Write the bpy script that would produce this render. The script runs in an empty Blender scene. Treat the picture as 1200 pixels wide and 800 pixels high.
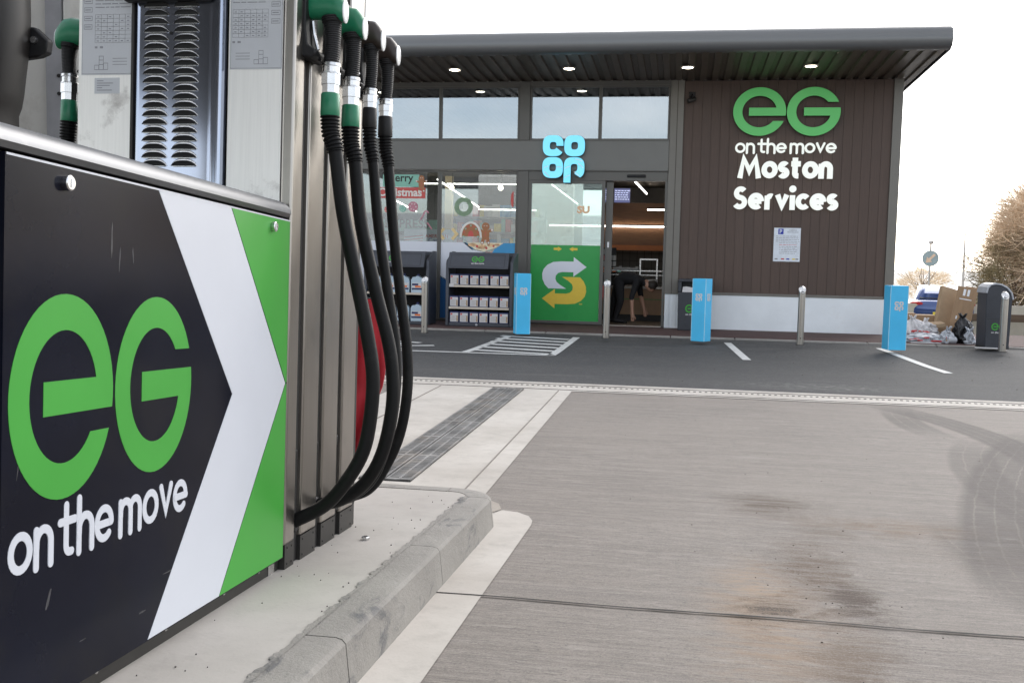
import bpy, bmesh, math, random
from mathutils import Vector, Matrix
from mathutils import noise as mnoise
from mathutils.geometry import tessellate_polygon
random.seed(7)
PI = math.pi
SC = bpy.context.scene
COL = SC.collection

# ------------------------------------------------------------------ tagging
def tag(o, label=None, cat=None, group=None, kind=None):
    if label: o['label'] = label
    if cat: o['category'] = cat
    if group: o['group'] = group
    if kind: o['kind'] = kind
    return o

def thing(name, label, cat, loc=(0, 0, 0), rot=(0, 0, 0), group=None):
    o = bpy.data.objects.new(name, None)
    o.empty_display_size = .1
    COL.objects.link(o)
    o.location = loc
    o.rotation_euler = rot
    return tag(o, label, cat, group)

def copy_tree(o, parent=None):
    c = o.copy()
    COL.objects.link(c)
    if parent: c.parent = parent
    for ch in list(o.children):
        copy_tree(ch, c)
    return c

# ------------------------------------------------------------------ mesh builder
class MB:
    def __init__(s):
        s.v = []; s.f = []; s.m = []; s.mi = 0
    def mat(s, i):
        s.mi = i; return s
    def add(s, vs, fs):
        b = len(s.v)
        s.v += [tuple(p) for p in vs]
        for f in fs:
            s.f.append([b + i for i in f]); s.m.append(s.mi)
        return s
    def box(s, x0, x1, y0, y1, z0, z1, M=None):
        vs = [Vector(p) for p in ((x0, y0, z0), (x1, y0, z0), (x1, y1, z0), (x0, y1, z0), (x0, y0, z1), (x1, y0, z1), (x1, y1, z1), (x0, y1, z1))]
        if M: vs = [M @ p for p in vs]
        return s.add(vs, [(0, 3, 2, 1), (4, 5, 6, 7), (0, 1, 5, 4), (1, 2, 6, 5), (2, 3, 7, 6), (3, 0, 4, 7)])
    def prism(s, poly, d0, d1, mp):
        """extruded 2D polygon; mp(u, v, d) gives the point"""
        n = len(poly)
        tri = tessellate_polygon([[Vector((p[0], p[1], 0)) for p in poly]])
        vs = [mp(u, v, d0) for u, v in poly] + [mp(u, v, d1) for u, v in poly]
        fs = [tuple(t) for t in tri] + [tuple(n + i for i in t) for t in tri]
        fs += [(i, (i + 1) % n, n + (i + 1) % n, n + i) for i in range(n)]
        return s.add(vs, fs)
    def ribbon(s, pts, w, d0, d1, mp, closed=False, rnd=False):
        """flat stroke of width w along 2D points"""
        P = [Vector(p) for p in pts]
        n = len(P)
        L = []; R = []
        for i in range(n):
            a = P[(i - 1) % n] if (closed or i > 0) else None
            b = P[(i + 1) % n] if (closed or i < n - 1) else None
            t0 = (P[i] - a).normalized() if a is not None else None
            t1 = (b - P[i]).normalized() if b is not None else None
            t = (t0 + t1).normalized() if (t0 is not None and t1 is not None) else (t0 if t0 is not None else t1)
            nn = Vector((-t.y, t.x))
            k = 1.0
            if t0 is not None and t1 is not None:
                c = nn.dot(Vector((-t0.y, t0.x)))
                k = 1 / max(.5, c)
            L.append(P[i] + nn * w / 2 * k); R.append(P[i] - nn * w / 2 * k)
        if rnd and not closed:
            def cap(c, frm):
                a0 = math.atan2(frm.y - c.y, frm.x - c.x)
                return [c + Vector((math.cos(a0 - PI * j / 6), math.sin(a0 - PI * j / 6))) * w / 2 for j in range(1, 6)]
            poly = L + cap(P[-1], L[-1]) + R[::-1] + cap(P[0], R[0])
            return s.prism([(p.x, p.y) for p in poly], d0, d1, mp)
        vs = []
        for a, b in zip(L, R):
            vs += [mp(a.x, a.y, d0), mp(b.x, b.y, d0), mp(a.x, a.y, d1), mp(b.x, b.y, d1)]
        fs = []
        m = n if closed else n - 1
        for i in range(m):
            o = 4 * i; q = 4 * ((i + 1) % n)
            fs += [(o + 2, o + 3, q + 3, q + 2), (o, o + 2, q + 2, q), (o + 1, q + 1, q + 3, o + 3), (o, q, q + 1, o + 1)]
        if not closed:
            fs += [(0, 1, 3, 2), (4 * n - 4, 4 * n - 2, 4 * n - 1, 4 * n - 3)]
        return s.add(vs, fs)
    def tube(s, pts, rad, n=12, caps=True, M=None, sq=None):
        """round sweep; rad a number or one per point; sq = (kx, ky) squash of the section"""
        P = [Vector(p) for p in pts]
        if not hasattr(rad, '__len__'): rad = [rad] * len(P)
        t = (P[1] - P[0]).normalized()
        up = Vector((0, 0, 1)) if abs(t.z) < .9 else Vector((0, 1, 0))
        x = t.cross(up).normalized()
        vs = []
        for i, p in enumerate(P):
            if i == 0: tt = (P[1] - P[0])
            elif i == len(P) - 1: tt = (P[i] - P[i - 1])
            else: tt = (P[i + 1] - P[i]).normalized() + (P[i] - P[i - 1]).normalized()
            if tt.length > 1e-9: t = tt.normalized()
            x = (x - t * x.dot(t)).normalized()
            y = t.cross(x)
            kx, ky = sq if sq else (1, 1)
            for k in range(n):
                a = 2 * PI * k / n
                q = p + (x * math.cos(a) * kx + y * math.sin(a) * ky) * rad[i]
                vs.append(M @ q if M else q)
        fs = []
        for i in range(len(P) - 1):
            for k in range(n):
                a = i * n + k; b = i * n + (k + 1) % n
                fs.append((a, b, b + n, a + n))
        if caps:
            fs.append(tuple(range(n))[::-1]); e = (len(P) - 1) * n
            fs.append(tuple(e + k for k in range(n)))
        return s.add(vs, fs)
    def lathe(s, base, axis, prof, n=20, M=None):
        """prof: list of (distance along axis, radius)"""
        a = Vector(axis).normalized(); b = Vector(base)
        return s.tube([b + a * (h + 1e-5 * i) for i, (h, r) in enumerate(prof)], [max(r, 1e-4) for h, r in prof], n, True, M)
    def loft(s, secs, n=20, p=2.0):
        """secs: (centre, u, v) ellipse half-axis vectors; superellipse power p"""
        vs = []
        for c, u, v in secs:
            c = Vector(c); u = Vector(u); v = Vector(v)
            for k in range(n):
                a = 2 * PI * k / n
                ca, sa = math.cos(a), math.sin(a)
                vs.append(c + u * (abs(ca) ** (2 / p) * (1 if ca > 0 else -1)) + v * (abs(sa) ** (2 / p) * (1 if sa > 0 else -1)))
        fs = []
        for i in range(len(secs) - 1):
            for k in range(n):
                a = i * n + k; b = i * n + (k + 1) % n
                fs.append((a, b, b + n, a + n))
        fs.append(tuple(range(n))[::-1]); e = (len(secs) - 1) * n
        fs.append(tuple(e + k for k in range(n)))
        return s.add(vs, fs)
    def text(s, body, mp, u0, v0, width=None, height=None, d0=0, d1=.002, bold=0, align='L'):
        cu = bpy.data.curves.new('t', 'FONT'); cu.body = body; cu.size = 1; cu.resolution_u = 3
        cu.offset = bold; cu.extrude = 0
        ob = bpy.data.objects.new('t', cu); COL.objects.link(ob)
        bpy.context.view_layer.update()
        me = bpy.data.meshes.new_from_object(ob.evaluated_get(bpy.context.evaluated_depsgraph_get()))
        vs = [v.co.copy() for v in me.vertices]; fs = [tuple(p.vertices) for p in me.polygons]
        bpy.data.objects.remove(ob); bpy.data.curves.remove(cu); bpy.data.meshes.remove(me)
        if not vs: return s
        x0 = min(v.x for v in vs); x1 = max(v.x for v in vs); y0 = min(v.y for v in vs); y1 = max(v.y for v in vs)
        k = height / (y1 - y0) if height else width / (x1 - x0)
        kx = width / (x1 - x0) if width else k
        ky = k
        sh = (x1 - x0) * kx / 2 if align == 'C' else 0
        s.add([mp(u0 + (v.x - x0) * kx - sh, v0 + (v.y - y0) * ky, d1) for v in vs], fs)
        return s
    def build(s, name, mats, parent=None, smooth=None, bevel=0, off=None, recalc=True, seg=2, loc=None):
        me = bpy.data.meshes.new(name)
        me.from_pydata(s.v, [], s.f)
        if not isinstance(mats, (list, tuple)): mats = [mats]
        for m in mats: me.materials.append(m)
        me.polygons.foreach_set('material_index', [min(i, len(mats) - 1) for i in s.m])
        if recalc:
            bm = bmesh.new(); bm.from_mesh(me)
            bmesh.ops.recalc_face_normals(bm, faces=bm.faces[:]); bm.to_mesh(me); bm.free()
        if off is not None: me.transform(Matrix.Translation(-Vector(off)))
        if smooth:
            me.shade_smooth(); me.set_sharp_from_angle(angle=math.radians(smooth))
        o = bpy.data.objects.new(name, me); COL.objects.link(o)
        if parent: o.parent = parent
        if loc is not None: o.location = loc
        if bevel:
            b = o.modifiers.new('Bevel', 'BEVEL'); b.width = bevel; b.segments = seg; b.limit_method = 'ANGLE'; b.angle_limit = math.radians(40)
            b.harden_normals = False
            if not smooth:
                me.shade_smooth(); me.set_sharp_from_angle(angle=math.radians(30))
        return o

def front(Y, x=0, z=0):            # drawing plane on a wall facing -Y; d grows towards the viewer
    return lambda u, v, d: (x + u, Y - d, z + v)

# ------------------------------------------------------------------ materials
def nodes(m):
    m.use_nodes = True
    return m.node_tree.nodes, m.node_tree.links

def pm(name, col, rough=.5, metal=0, var=.12, scale=8, stretch=(1, 1, 1), bump=0, bscale=None, rvar=.08, emit=None, estr=0, spec=.5, coat=0, tint=None, trans=0, alpha=1, sheen=0, dirt=None):
    m = bpy.data.materials.new(name); N, L = nodes(m)
    b = N['Principled BSDF']
    b.inputs['Roughness'].default_value = rough; b.inputs['Metallic'].default_value = metal
    b.inputs['Specular IOR Level'].default_value = spec; b.inputs['Coat Weight'].default_value = coat
    b.inputs['Coat Roughness'].default_value = .08
    b.inputs['Transmission Weight'].default_value = trans; b.inputs['Alpha'].default_value = alpha
    tc = N.new('ShaderNodeTexCoord'); mp = N.new('ShaderNodeMapping'); mp.inputs['Scale'].default_value = stretch
    L.new(tc.outputs['Object'], mp.inputs['Vector'])
    n = N.new('ShaderNodeTexNoise'); n.inputs['Scale'].default_value = scale; n.inputs['Detail'].default_value = 6; n.inputs['Roughness'].default_value = .6
    L.new(mp.outputs['Vector'], n.inputs['Vector'])
    r = N.new('ShaderNodeValToRGB'); r.color_ramp.elements[0].position = .3; r.color_ramp.elements[1].position = .7
    c2 = tint if tint else col
    r.color_ramp.elements[0].color = (*[max(0, c * (1 - var)) for c in c2], 1)
    r.color_ramp.elements[1].color = (*[min(1, c * (1 + var)) for c in col], 1)
    L.new(n.outputs['Fac'], r.inputs['Fac'])
    outc = r.outputs['Color']
    if dirt:
        dcol, dsc, dlo, dhi = dirt
        n3 = N.new('ShaderNodeTexNoise'); n3.inputs['Scale'].default_value = dsc; n3.inputs['Detail'].default_value = 8; n3.inputs['Roughness'].default_value = .65
        L.new(tc.outputs['Object'], n3.inputs['Vector'])
        r3 = N.new('ShaderNodeMapRange'); r3.inputs[1].default_value = dlo; r3.inputs[2].default_value = dhi
        L.new(n3.outputs['Fac'], r3.inputs[0])
        mx = N.new('ShaderNodeMix'); mx.data_type = 'RGBA'
        L.new(r3.outputs[0], mx.inputs[0]); L.new(outc, mx.inputs[6]); mx.inputs[7].default_value = (*dcol, 1)
        outc = mx.outputs[2]
    L.new(outc, b.inputs['Base Color'])
    mr = N.new('ShaderNodeMapRange'); mr.inputs[3].default_value = max(.02, rough - rvar); mr.inputs[4].default_value = min(1, rough + rvar)
    L.new(n.outputs['Fac'], mr.inputs[0]); L.new(mr.outputs[0], b.inputs['Roughness'])
    if bump:
        n2 = N.new('ShaderNodeTexNoise'); n2.inputs['Scale'].default_value = bscale or scale * 4; n2.inputs['Detail'].default_value = 4
        L.new(mp.outputs['Vector'], n2.inputs['Vector'])
        bp = N.new('ShaderNodeBump'); bp.inputs['Strength'].default_value = bump; bp.inputs['Distance'].default_value = .01
        L.new(n2.outputs['Fac'], bp.inputs['Height']); L.new(bp.outputs['Normal'], b.inputs['Normal'])
    if emit:
        b.inputs['Emission Color'].default_value = (*emit, 1); b.inputs['Emission Strength'].default_value = estr
    return m

def glass(name, refl=.12, tint=(.86, .9, .88), rcol=(.9, .95, 1)):
    m = bpy.data.materials.new(name); N, L = nodes(m); N.clear()
    o = N.new('ShaderNodeOutputMaterial'); mx = N.new('ShaderNodeMixShader')
    t = N.new('ShaderNodeBsdfTransparent'); t.inputs[0].default_value = (*tint, 1)
    g = N.new('ShaderNodeBsdfGlossy'); g.inputs['Roughness'].default_value = .015; g.inputs[0].default_value = (*rcol, 1)
    lw = N.new('ShaderNodeLayerWeight'); lw.inputs[0].default_value = .3
    mr = N.new('ShaderNodeMapRange'); mr.inputs[3].default_value = refl; mr.inputs[4].default_value = 1
    tc = N.new('ShaderNodeTexCoord'); ns = N.new('ShaderNodeTexNoise'); ns.inputs['Scale'].default_value = 1.3
    bp = N.new('ShaderNodeBump'); bp.inputs['Strength'].default_value = .004; bp.inputs['Distance'].default_value = .02
    L.new(tc.outputs['Object'], ns.inputs['Vector']); L.new(ns.outputs['Fac'], bp.inputs['Height']); L.new(lw.outputs['Fresnel'], mr.inputs[0]); mr.inputs[1].default_value = .1; mr.inputs[2].default_value = 1
    L.new(mr.outputs[0], mx.inputs[0]); L.new(t.outputs[0], mx.inputs[1]); L.new(g.outputs[0], mx.inputs[2]); L.new(mx.outputs[0], o.inputs[0])
    return m

def emis(name, col, s):
    m = bpy.data.materials.new(name); N, L = nodes(m)
    b = N['Principled BSDF']; b.inputs['Base Color'].default_value = (*[c * .8 for c in col], 1); b.inputs['Roughness'].default_value = .4
    b.inputs['Emission Color'].default_value = (*col, 1); b.inputs['Emission Strength'].default_value = s
    return m

# ---- helper for ground shaders
class G:
    def __init__(s, name):
        s.m = bpy.data.materials.new(name); s.N, s.L = nodes(s.m); s.b = s.N['Principled BSDF']
        s.tc = s.N.new('ShaderNodeTexCoord').outputs['Object']
        sp = s.N.new('ShaderNodeSeparateXYZ'); s.L.new(s.tc, sp.inputs[0]); s.x, s.y = sp.outputs[0], sp.outputs[1]
    def put(s, sock, v):
        if hasattr(v, 'links'): s.L.new(v, sock)
        else: sock.default_value = v
    def math(s, op, a, b=0.0, c=None):
        n = s.N.new('ShaderNodeMath'); n.operation = op; s.put(n.inputs[0], a); s.put(n.inputs[1], b)
        if c is not None: s.put(n.inputs[2], c)
        return n.outputs[0]
    def noise(s, scale, stretch=(1, 1, 1), detail=6, rough=.6, dist=0):
        mp = s.N.new('ShaderNodeMapping'); mp.inputs['Scale'].default_value = stretch; s.L.new(s.tc, mp.inputs[0])
        n = s.N.new('ShaderNodeTexNoise'); n.inputs['Scale'].default_value = scale; n.inputs['Detail'].default_value = detail; n.inputs['Roughness'].default_value = rough; n.inputs['Distortion'].default_value = dist
        s.L.new(mp.outputs[0], n.inputs['Vector']); return n.outputs['Fac']
    def rng(s, v, a, b, c=0.0, d=1.0):
        n = s.N.new('ShaderNodeMapRange'); s.put(n.inputs[0], v)
        for i, q in zip((1, 2, 3, 4), (a, b, c, d)): s.put(n.inputs[i], q)
        return n.outputs[0]
    def mix(s, f, a, b):
        n = s.N.new('ShaderNodeMix'); n.data_type = 'RGBA'; s.put(n.inputs[0], f)
        for i, q in ((6, a), (7, b)):
            if isinstance(q, tuple): n.inputs[i].default_value = (*q, 1)
            else: s.L.new(q, n.inputs[i])
        return n.outputs[2]
    def dist(s, cx, cy, kx=1, ky=1):
        dx = s.math('MULTIPLY', s.math('SUBTRACT', s.x, cx), kx); dy = s.math('MULTIPLY', s.math('SUBTRACT', s.y, cy), ky)
        return s.math('SQRT', s.math('ADD', s.math('MULTIPLY', dx, dx), s.math('MULTIPLY', dy, dy)))
    def done(s, col, rough, bump=None, strength=.3, distance=.005):
        s.put(s.b.inputs['Base Color'], col); s.put(s.b.inputs['Roughness'], rough)
        if bump is not None:
            bp = s.N.new('ShaderNodeBump'); bp.inputs['Strength'].default_value = strength; bp.inputs['Distance'].default_value = distance
            s.L.new(bump, bp.inputs['Height']); s.L.new(bp.outputs[0], s.b.inputs['Normal'])
        return s.m

def m_forecourt():
    g = G('brushed_concrete')
    b0 = g.noise(1, (.9, 13, 1), 8, .8, .3); br = g.noise(1, (2.6, 40, 1), 7, .8, .15); br2 = g.noise(1, (9, 100, 1), 4, .75)
    big = g.noise(.55, (1, 1, 1), 6, .6); fine = g.noise(170, (1, 1, 1), 3, .7); pit = g.noise(46, (1, 1.6, 1), 4, .75)
    c = g.mix(g.rng(b0, .36, .62), (.190, .165, .144), (.262, .232, .206))
    c = g.mix(g.rng(br, .41, .54, .6, 0), c, (.125, .106, .092))
    c = g.mix(g.rng(br, .55, .70, 0, .45), c, (.37, .335, .30))
    c = g.mix(g.rng(br2, .46, .37, 0, .7), c, (.10, .09, .083))
    c = g.mix(g.rng(big, .40, .66, 0, .5), c, (.255, .222, .192))
    c = g.mix(g.rng(g.noise(1.9, (.45, 2.6, 1), 7, .68), .54, .70, 0, .4), c, (.145, .128, .116))
    c = g.mix(g.rng(g.noise(1.3, (.6, 2.0, 1), 7, .7, .4), .60, .74, 0, .4), c, (.34, .312, .282))
    c = g.mix(g.rng(fine, .54, .70, 0, .6), c, (.085, .077, .072)); c = g.mix(g.rng(fine, .46, .32, 0, .4), c, (.37, .335, .30))
    c = g.mix(g.rng(pit, .57, .70, 0, .75), c, (.085, .077, .071)); c = g.mix(g.rng(g.noise(24, (.6, 2.6, 1), 5, .8), .56, .70, 0, .6), c, (.10, .092, .085)); c = g.mix(g.rng(g.noise(19, (.5, 3, 1), 5, .8), .56, .68, 0, .55), c, (.37, .335, .30))
    nz = g.noise(3.4, (1.2, 1.5, 1), 9, .75, .8); nz2 = g.noise(8, (1, 5, 1), 7, .75); streak = g.noise(1, (2.2, 26, 1), 7, .8)
    brush = g.math('MULTIPLY', g.rng(streak, .40, .58, .15, 1), g.rng(fine, .38, .56, .45, 1))
    def stain(c, cx, cy, kx, ky, col, amt, lo=.42, hi=.60):
        d = g.dist(cx, cy, kx, ky)
        f = g.math('MULTIPLY', g.rng(d, .2, 1.05, 1, 0), 1.0)
        f = g.math('MULTIPLY', f, g.rng(g.math('ADD', nz, g.math('MULTIPLY', g.rng(d, 0, 1, .12, -.10), 1.0)), lo, hi))
        f = g.math('MULTIPLY', g.math('MULTIPLY', f, brush), amt)
        return g.mix(f, c, col)
    c = stain(c, .32, 2.95, 3.4, .9, (.30, .205, .13), .9, .36, .56)
    c = stain(c, .30, 3.3, 5.0, 1.8, (.36, .25, .16), 1.0, .36, .56)
    c = stain(c, .52, 3.7, 3.6, 1.3, (.085, .053, .032), 1.2, .40, .56); c = stain(c, .50, 2.75, 5.5, 1.6, (.10, .064, .038), .8, .42, .56); c = stain(c, .60, 3.35, 10, 4, (.05, .03, .02), 1.5, .36, .46)
    c = stain(c, .34, 3.15, 4.2, 2.4, (.060, .042, .03), 1.3, .44, .56)
    c = stain(c, .62, 3.3, 6.5, 2.6, (.055, .036, .025), 1.2, .44, .56)
    c = stain(c, .46, 4.85, 3.2, 3.2, (.085, .06, .042), 1.4, .36, .52)
    c = stain(c, .66, 4.4, 3.0, 3.0, (.11, .08, .058), 1.0)
    c = stain(c, 1.05, 4.55, 1.4, 4.0, (.16, .105, .066), 1.1)
    c = stain(c, 1.35, 4.1, 1.5, 1.6, (.115, .085, .062), .9)
    c = stain(c, .45, 2.5, 3.0, 1.6, (.10, .072, .052), .9)
    # dark rubber bands of turning lorries, split into treads
    def track(c, cx, cy, R, w, ylo, yhi, amt, n=4):
        wob = g.math('MULTIPLY', g.math('SUBTRACT', nz, .5), .05)
        d = g.math('SUBTRACT', g.math('ADD', g.dist(cx, cy), wob), R)
        u = g.rng(d, -w, w)
        band = g.math('MULTIPLY', g.rng(u, 0, .12), g.rng(u, .88, 1, 1, 0))
        grooves = g.math('PINGPONG', g.math('MULTIPLY', u, n), .5)
        band = g.math('MULTIPLY', band, g.rng(grooves, .02, .07, .5, 1))
        band = g.math('MULTIPLY', band, g.math('MULTIPLY', g.rng(g.y, ylo, ylo + .7), g.rng(g.y, yhi - .7, yhi, 1, 0)))
        f = g.math('MULTIPLY', g.math('MULTIPLY', band, g.rng(nz2, .30, .5, .35, 1)), amt)
        return g.mix(f, c, (.072, .061, .055))
    c = track(c, 13.1, 1.7, 12, .22, 3.4, 7.6, .7, 5); c = track(c, 12.6, 2.4, 11.1, .13, 3.0, 7.0, .5, 3); c = track(c, 5.9, 5.3, 4.25, .15, 3.2, 7.2, .5, 3)
    c = track(c, -2.0, 6.6, 4.17, .16, 5.9, 8.75, .75, 4)
    c = track(c, 4.7, 7.8, 3.0, .14, 6.9, 8.6, .6, 3)
    c = track(c, 16.4, 4.0, 15, .34, 2.4, 5.0, .42, 7)
    h = g.math('ADD', g.math('ADD', br, b0), g.math('MULTIPLY', g.math('ADD', br2, g.math('MULTIPLY', fine, .5)), .5))
    return g.done(c, g.rng(br, .3, .7, .7, .9), h, .6, .006)

def m_lightconc(name, a=(.40, .365, .325), b=(.53, .495, .45), dirt=.35):
    g = G(name)
    n1 = g.noise(1.4, (1, 1, 1), 7, .65); n2 = g.noise(9, (1, 1, 1), 6, .7); n3 = g.noise(90, (1, 1, 1), 3); n4 = g.noise(3.2, (1, 1, 1), 8, .7, .8)
    c = g.mix(g.rng(n1, .32, .68), a, b)
    c = g.mix(g.rng(n2, .5, .75, 0, dirt), c, tuple(q * .6 for q in a))
    c = g.mix(g.rng(n4, .6, .72, 0, dirt), c, (.25, .235, .215))
    c = g.mix(g.rng(n3, .6, .8, 0, .3), c, (.22, .2, .18))
    return g.done(c, .85, g.math('ADD', n2, g.math('MULTIPLY', n3, .6)), .25, .004)

def m_kerb():
    g = G('kerb_concrete')
    n1 = g.noise(2.5, (1, 1, 1), 7, .65); n2 = g.noise(6, (1.6, .7, 1.4), 8, .7, 1.0); n3 = g.noise(120, (1, 1, 1), 3)
    c = g.mix(g.rng(n1, .3, .7), (.205, .192, .174), (.295, .278, .252))
    c = g.mix(g.rng(n2, .55, .66, 0, .75), c, (.085, .087, .092))
    c = g.mix(g.rng(n3, .6, .8, 0, .35), c, (.18, .17, .16))
    n5 = g.noise(22, (1, 1, 1), 6, .7); c = g.mix(g.rng(n5, .64, .76, 0, .35), c, (.13, .122, .11)); c = g.mix(g.rng(n5, .36, .26, 0, .4), c, (.38, .37, .35))
    return g.done(c, .85, g.math('ADD', g.math('ADD', n2, n5), g.math('MULTIPLY', n3, .5)), .6, .008)

def m_asphalt(name='asphalt', k=1.0):
    g = G(name)
    sp = g.noise(85, (1, 1, 1), 2, .7); n1 = g.noise(.8, (1, 2.2, 1), 6, .6); sp2 = g.noise(210, (1, 1, 1), 2); n4 = g.noise(1.6, (.35, 2, 1), 7, .7)
    c = g.mix(g.rng(sp, .42, .72), (.026 * k, .026 * k, .0275 * k), (.082 * k, .081 * k, .082 * k)); c = g.mix(g.rng(g.noise(38, (1, 1, 1), 3, .8), .52, .70, 0, .5), c, (.15 * k, .148 * k, .148 * k)); c = g.mix(g.rng(g.noise(30, (1, 1, 1), 3, .8), .54, .70, 0, .5), c, (.022 * k, .022 * k, .023 * k))
    c = g.mix(g.rng(n1, .38, .7, 0, .4), c, (.075 * k, .072 * k, .069 * k))
    c = g.mix(g.rng(n4, .57, .72, 0, .4), c, (.14 * k, .13 * k, .12 * k))
    c = g.mix(g.rng(sp2, .66, .78, 0, .6), c, (.22 * k, .22 * k, .21 * k))
    c = g.mix(g.rng(g.noise(13, (.7, 2.2, 1), 6, .85), .52, .66, 0, .6), c, (.135 * k, .133 * k, .132 * k)); c = g.mix(g.rng(g.noise(11, (.6, 2.5, 1), 6, .85), .54, .68, 0, .6), c, (.028 * k, .028 * k, .03 * k))
    sc = g.math('MULTIPLY', g.rng(g.dist(1.35, 9.75, 1.0, 2.6), .3, 1, 1, 0), g.rng(g.noise(9, (1, 2.5, 1), 6, .8), .5, .6))
    c = g.mix(g.math('MULTIPLY', sc, .6), c, (.24, .23, .215))
    return g.done(c, .85, sp, .6, .006)

def m_paving():
    g = G('red_block_paving')
    mp = g.N.new('ShaderNodeMapping'); mp.inputs['Scale'].default_value = (1, 1, 1); g.L.new(g.tc, mp.inputs[0])
    bt = g.N.new('ShaderNodeTexBrick'); bt.inputs['Scale'].default_value = 5; bt.inputs['Brick Width'].default_value = 1; bt.inputs['Row Height'].default_value = .5
    bt.inputs['Mortar Size'].default_value = .012; bt.inputs['Color1'].default_value = (.075, .034, .031, 1); bt.inputs['Color2'].default_value = (.052, .024, .023, 1); bt.inputs['Mortar'].default_value = (.035, .027, .024, 1)
    g.L.new(mp.outputs[0], bt.inputs[0])
    n = g.noise(1.2, (1, 1, 1), 7, .65); s = g.noise(60, (1, 1, 1), 2)
    c = g.mix(g.rng(n, .4, .72, 0, .55), bt.outputs[0], (.085, .05, .043))
    c = g.mix(g.rng(s, .72, .8, 0, .6), c, (.3, .28, .25))
    return g.done(c, .85, bt.outputs['Fac'], .3, -.004)

def m_paint():
    g = G('worn_road_paint')
    n = g.noise(14, (1, 1, 1), 7, .75); n2 = g.noise(3, (1, 1, 1), 5)
    c = g.mix(g.rng(n, .3, .46, .75, 0), (.62, .62, .60), (.2, .2, .195))
    c = g.mix(g.rng(n2, .45, .7, 0, .3), c, (.4, .39, .37))
    return g.done(c, .7, n, .2, .003)

MT = {}
MT['forecourt'] = m_forecourt()
MT['light_concrete'] = m_lightconc('light_concrete')
MT['island_concrete'] = m_lightconc('island_concrete', (.36, .335, .305), (.45, .422, .388), .25)
MT['mortar'] = m_lightconc('mortar_patch', (.30, .265, .225), (.37, .33, .285), .25)
MT['kerb'] = m_kerb()
MT['asphalt'] = m_asphalt()
MT['far_road'] = m_asphalt('far_road_asphalt', 2.2)
MT['paving'] = m_paving()
MT['paint'] = m_paint()
MT['joint'] = pm('joint_sealant', (.014, .012, .011), .9, var=.4, scale=20)
MT['iron'] = pm('drain_iron', (.20, .195, .19), .55, .55, var=.5, scale=9, stretch=(1, .4, 1), bump=.2, dirt=((.26, .23, .2), 5, .5, .7))
MT['pit'] = pm('drain_pit', (.012, .012, .012), .9)
MT['terrain'] = pm('ground_haze_pale', (.64, .62, .58), .95, var=.3, scale=.6, bump=.3)  # white haze at the horizon is put into this pale ground colour
MT['verge'] = pm('verge_grass', (.115, .125, .045), .95, var=.5, scale=6, bump=.6, tint=(.16, .12, .05))
MT['cladding'] = pm('brown_cladding', (.080, .052, .0405), .6, var=.16, scale=6, stretch=(12, 1, .5), bump=.15)
MT['groove'] = pm('cladding_groove', (.045, .030, .024), .8)
MT['frame'] = pm('grey_window_frame', (.105, .102, .094), .42, .2, var=.05, scale=3)
MT['band'] = pm('grey_fascia_panel', (.145, .145, .137), .4, .25, var=.06, scale=2)
MT['trim'] = pm('corner_trim', (.16, .152, .135), .45, .2, var=.05)
MT['bullnose'] = pm('grey_bullnose', (.135, .138, .14), .36, .3, var=.06, scale=1.5, stretch=(.3, 1, 1))
MT['soffit'] = pm('soffit_sheet', (.105, .083, .065), .42, .15, var=.08, scale=3)
MT['closer'] = pm('soffit_closer', (.5, .48, .43), .6)
MT['plinth'] = pm('white_plinth_render', (.78, .82, .85), .75, var=.05, scale=2.5, bump=.06, dirt=((.68, .68, .66), 1.6, .6, .85))
MT['window'] = glass('window_glass', .25, (.4, .45, .47))
MT['clear'] = glass('door_glass', .17, (.82, .86, .85))
MT['leaf'] = glass('door_leaf_glass', .44, (.62, .74, .72), (.85, 1, 1))
MT['lamp'] = emis('downlight_glow', (1, .88, .68), 9)
MT['strip'] = emis('strip_light_glow', (1, .93, .85), 6.0)
MT['coop'] = emis('light_blue_sign_face', (.17, .60, .80), .42)
MT['signgreen'] = emis('green_sign_face', (.10, .50, .13), .12)
MT['signwhite'] = emis('white_sign_face', (.80, .83, .78), .30)
MT['signside'] = pm('sign_return', (.06, .055, .05), .5)
MT['vein'] = pm('white_line_paint', (.75, .85, .88), .5)
MT['steel'] = pm('brushed_stainless', (.40, .375, .345), .32, 1, var=.07, scale=5, stretch=(30, 30, .6), bump=.03, rvar=.07, dirt=((.30, .29, .275), 4, .55, .8))
MT['steel2'] = pm('stainless_end_sheet', (.88, .87, .84), .36, .5, var=.05, scale=4, stretch=(40, 40, 1), bump=.02, dirt=((.44, .42, .4), 6, .6, .74))
MT['chrome'] = pm('polished_steel_sky_tint', (.30, .33, .40), .12, 1, var=.04, scale=3, rvar=.03)  # mirrored blue-grey sky is put into the metal's dark tint
MT['capmetal'] = pm('cabinet_cap_metal', (.20, .205, .215), .42, .85, var=.12, scale=4, stretch=(6, .6, 6), dirt=((.30, .295, .29), 5, .6, .8))
MT['black_panel'] = pm('gloss_dark_vinyl', (.006, .007, .014), .17, var=.25, scale=3, rvar=.06, spec=.12, dirt=((.013, .013, .016), 4, .5, .75))
MT['white_vinyl'] = pm('white_vinyl', (.57, .59, .64), .34, var=.03, scale=3, spec=.3)
MT['green_vinyl'] = pm('green_vinyl', (.055, .32, .045), .34, var=.05, scale=3, spec=.3)
MT['dark_green'] = pm('darker_green_vinyl', (.035, .28, .042), .28, coat=.4)
MT['kick'] = pm('dark_kickplate', (.05, .048, .046), .45, .6, var=.2, scale=8)
MT['recess'] = pm('dark_recess', (.025, .023, .022), .6)
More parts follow.
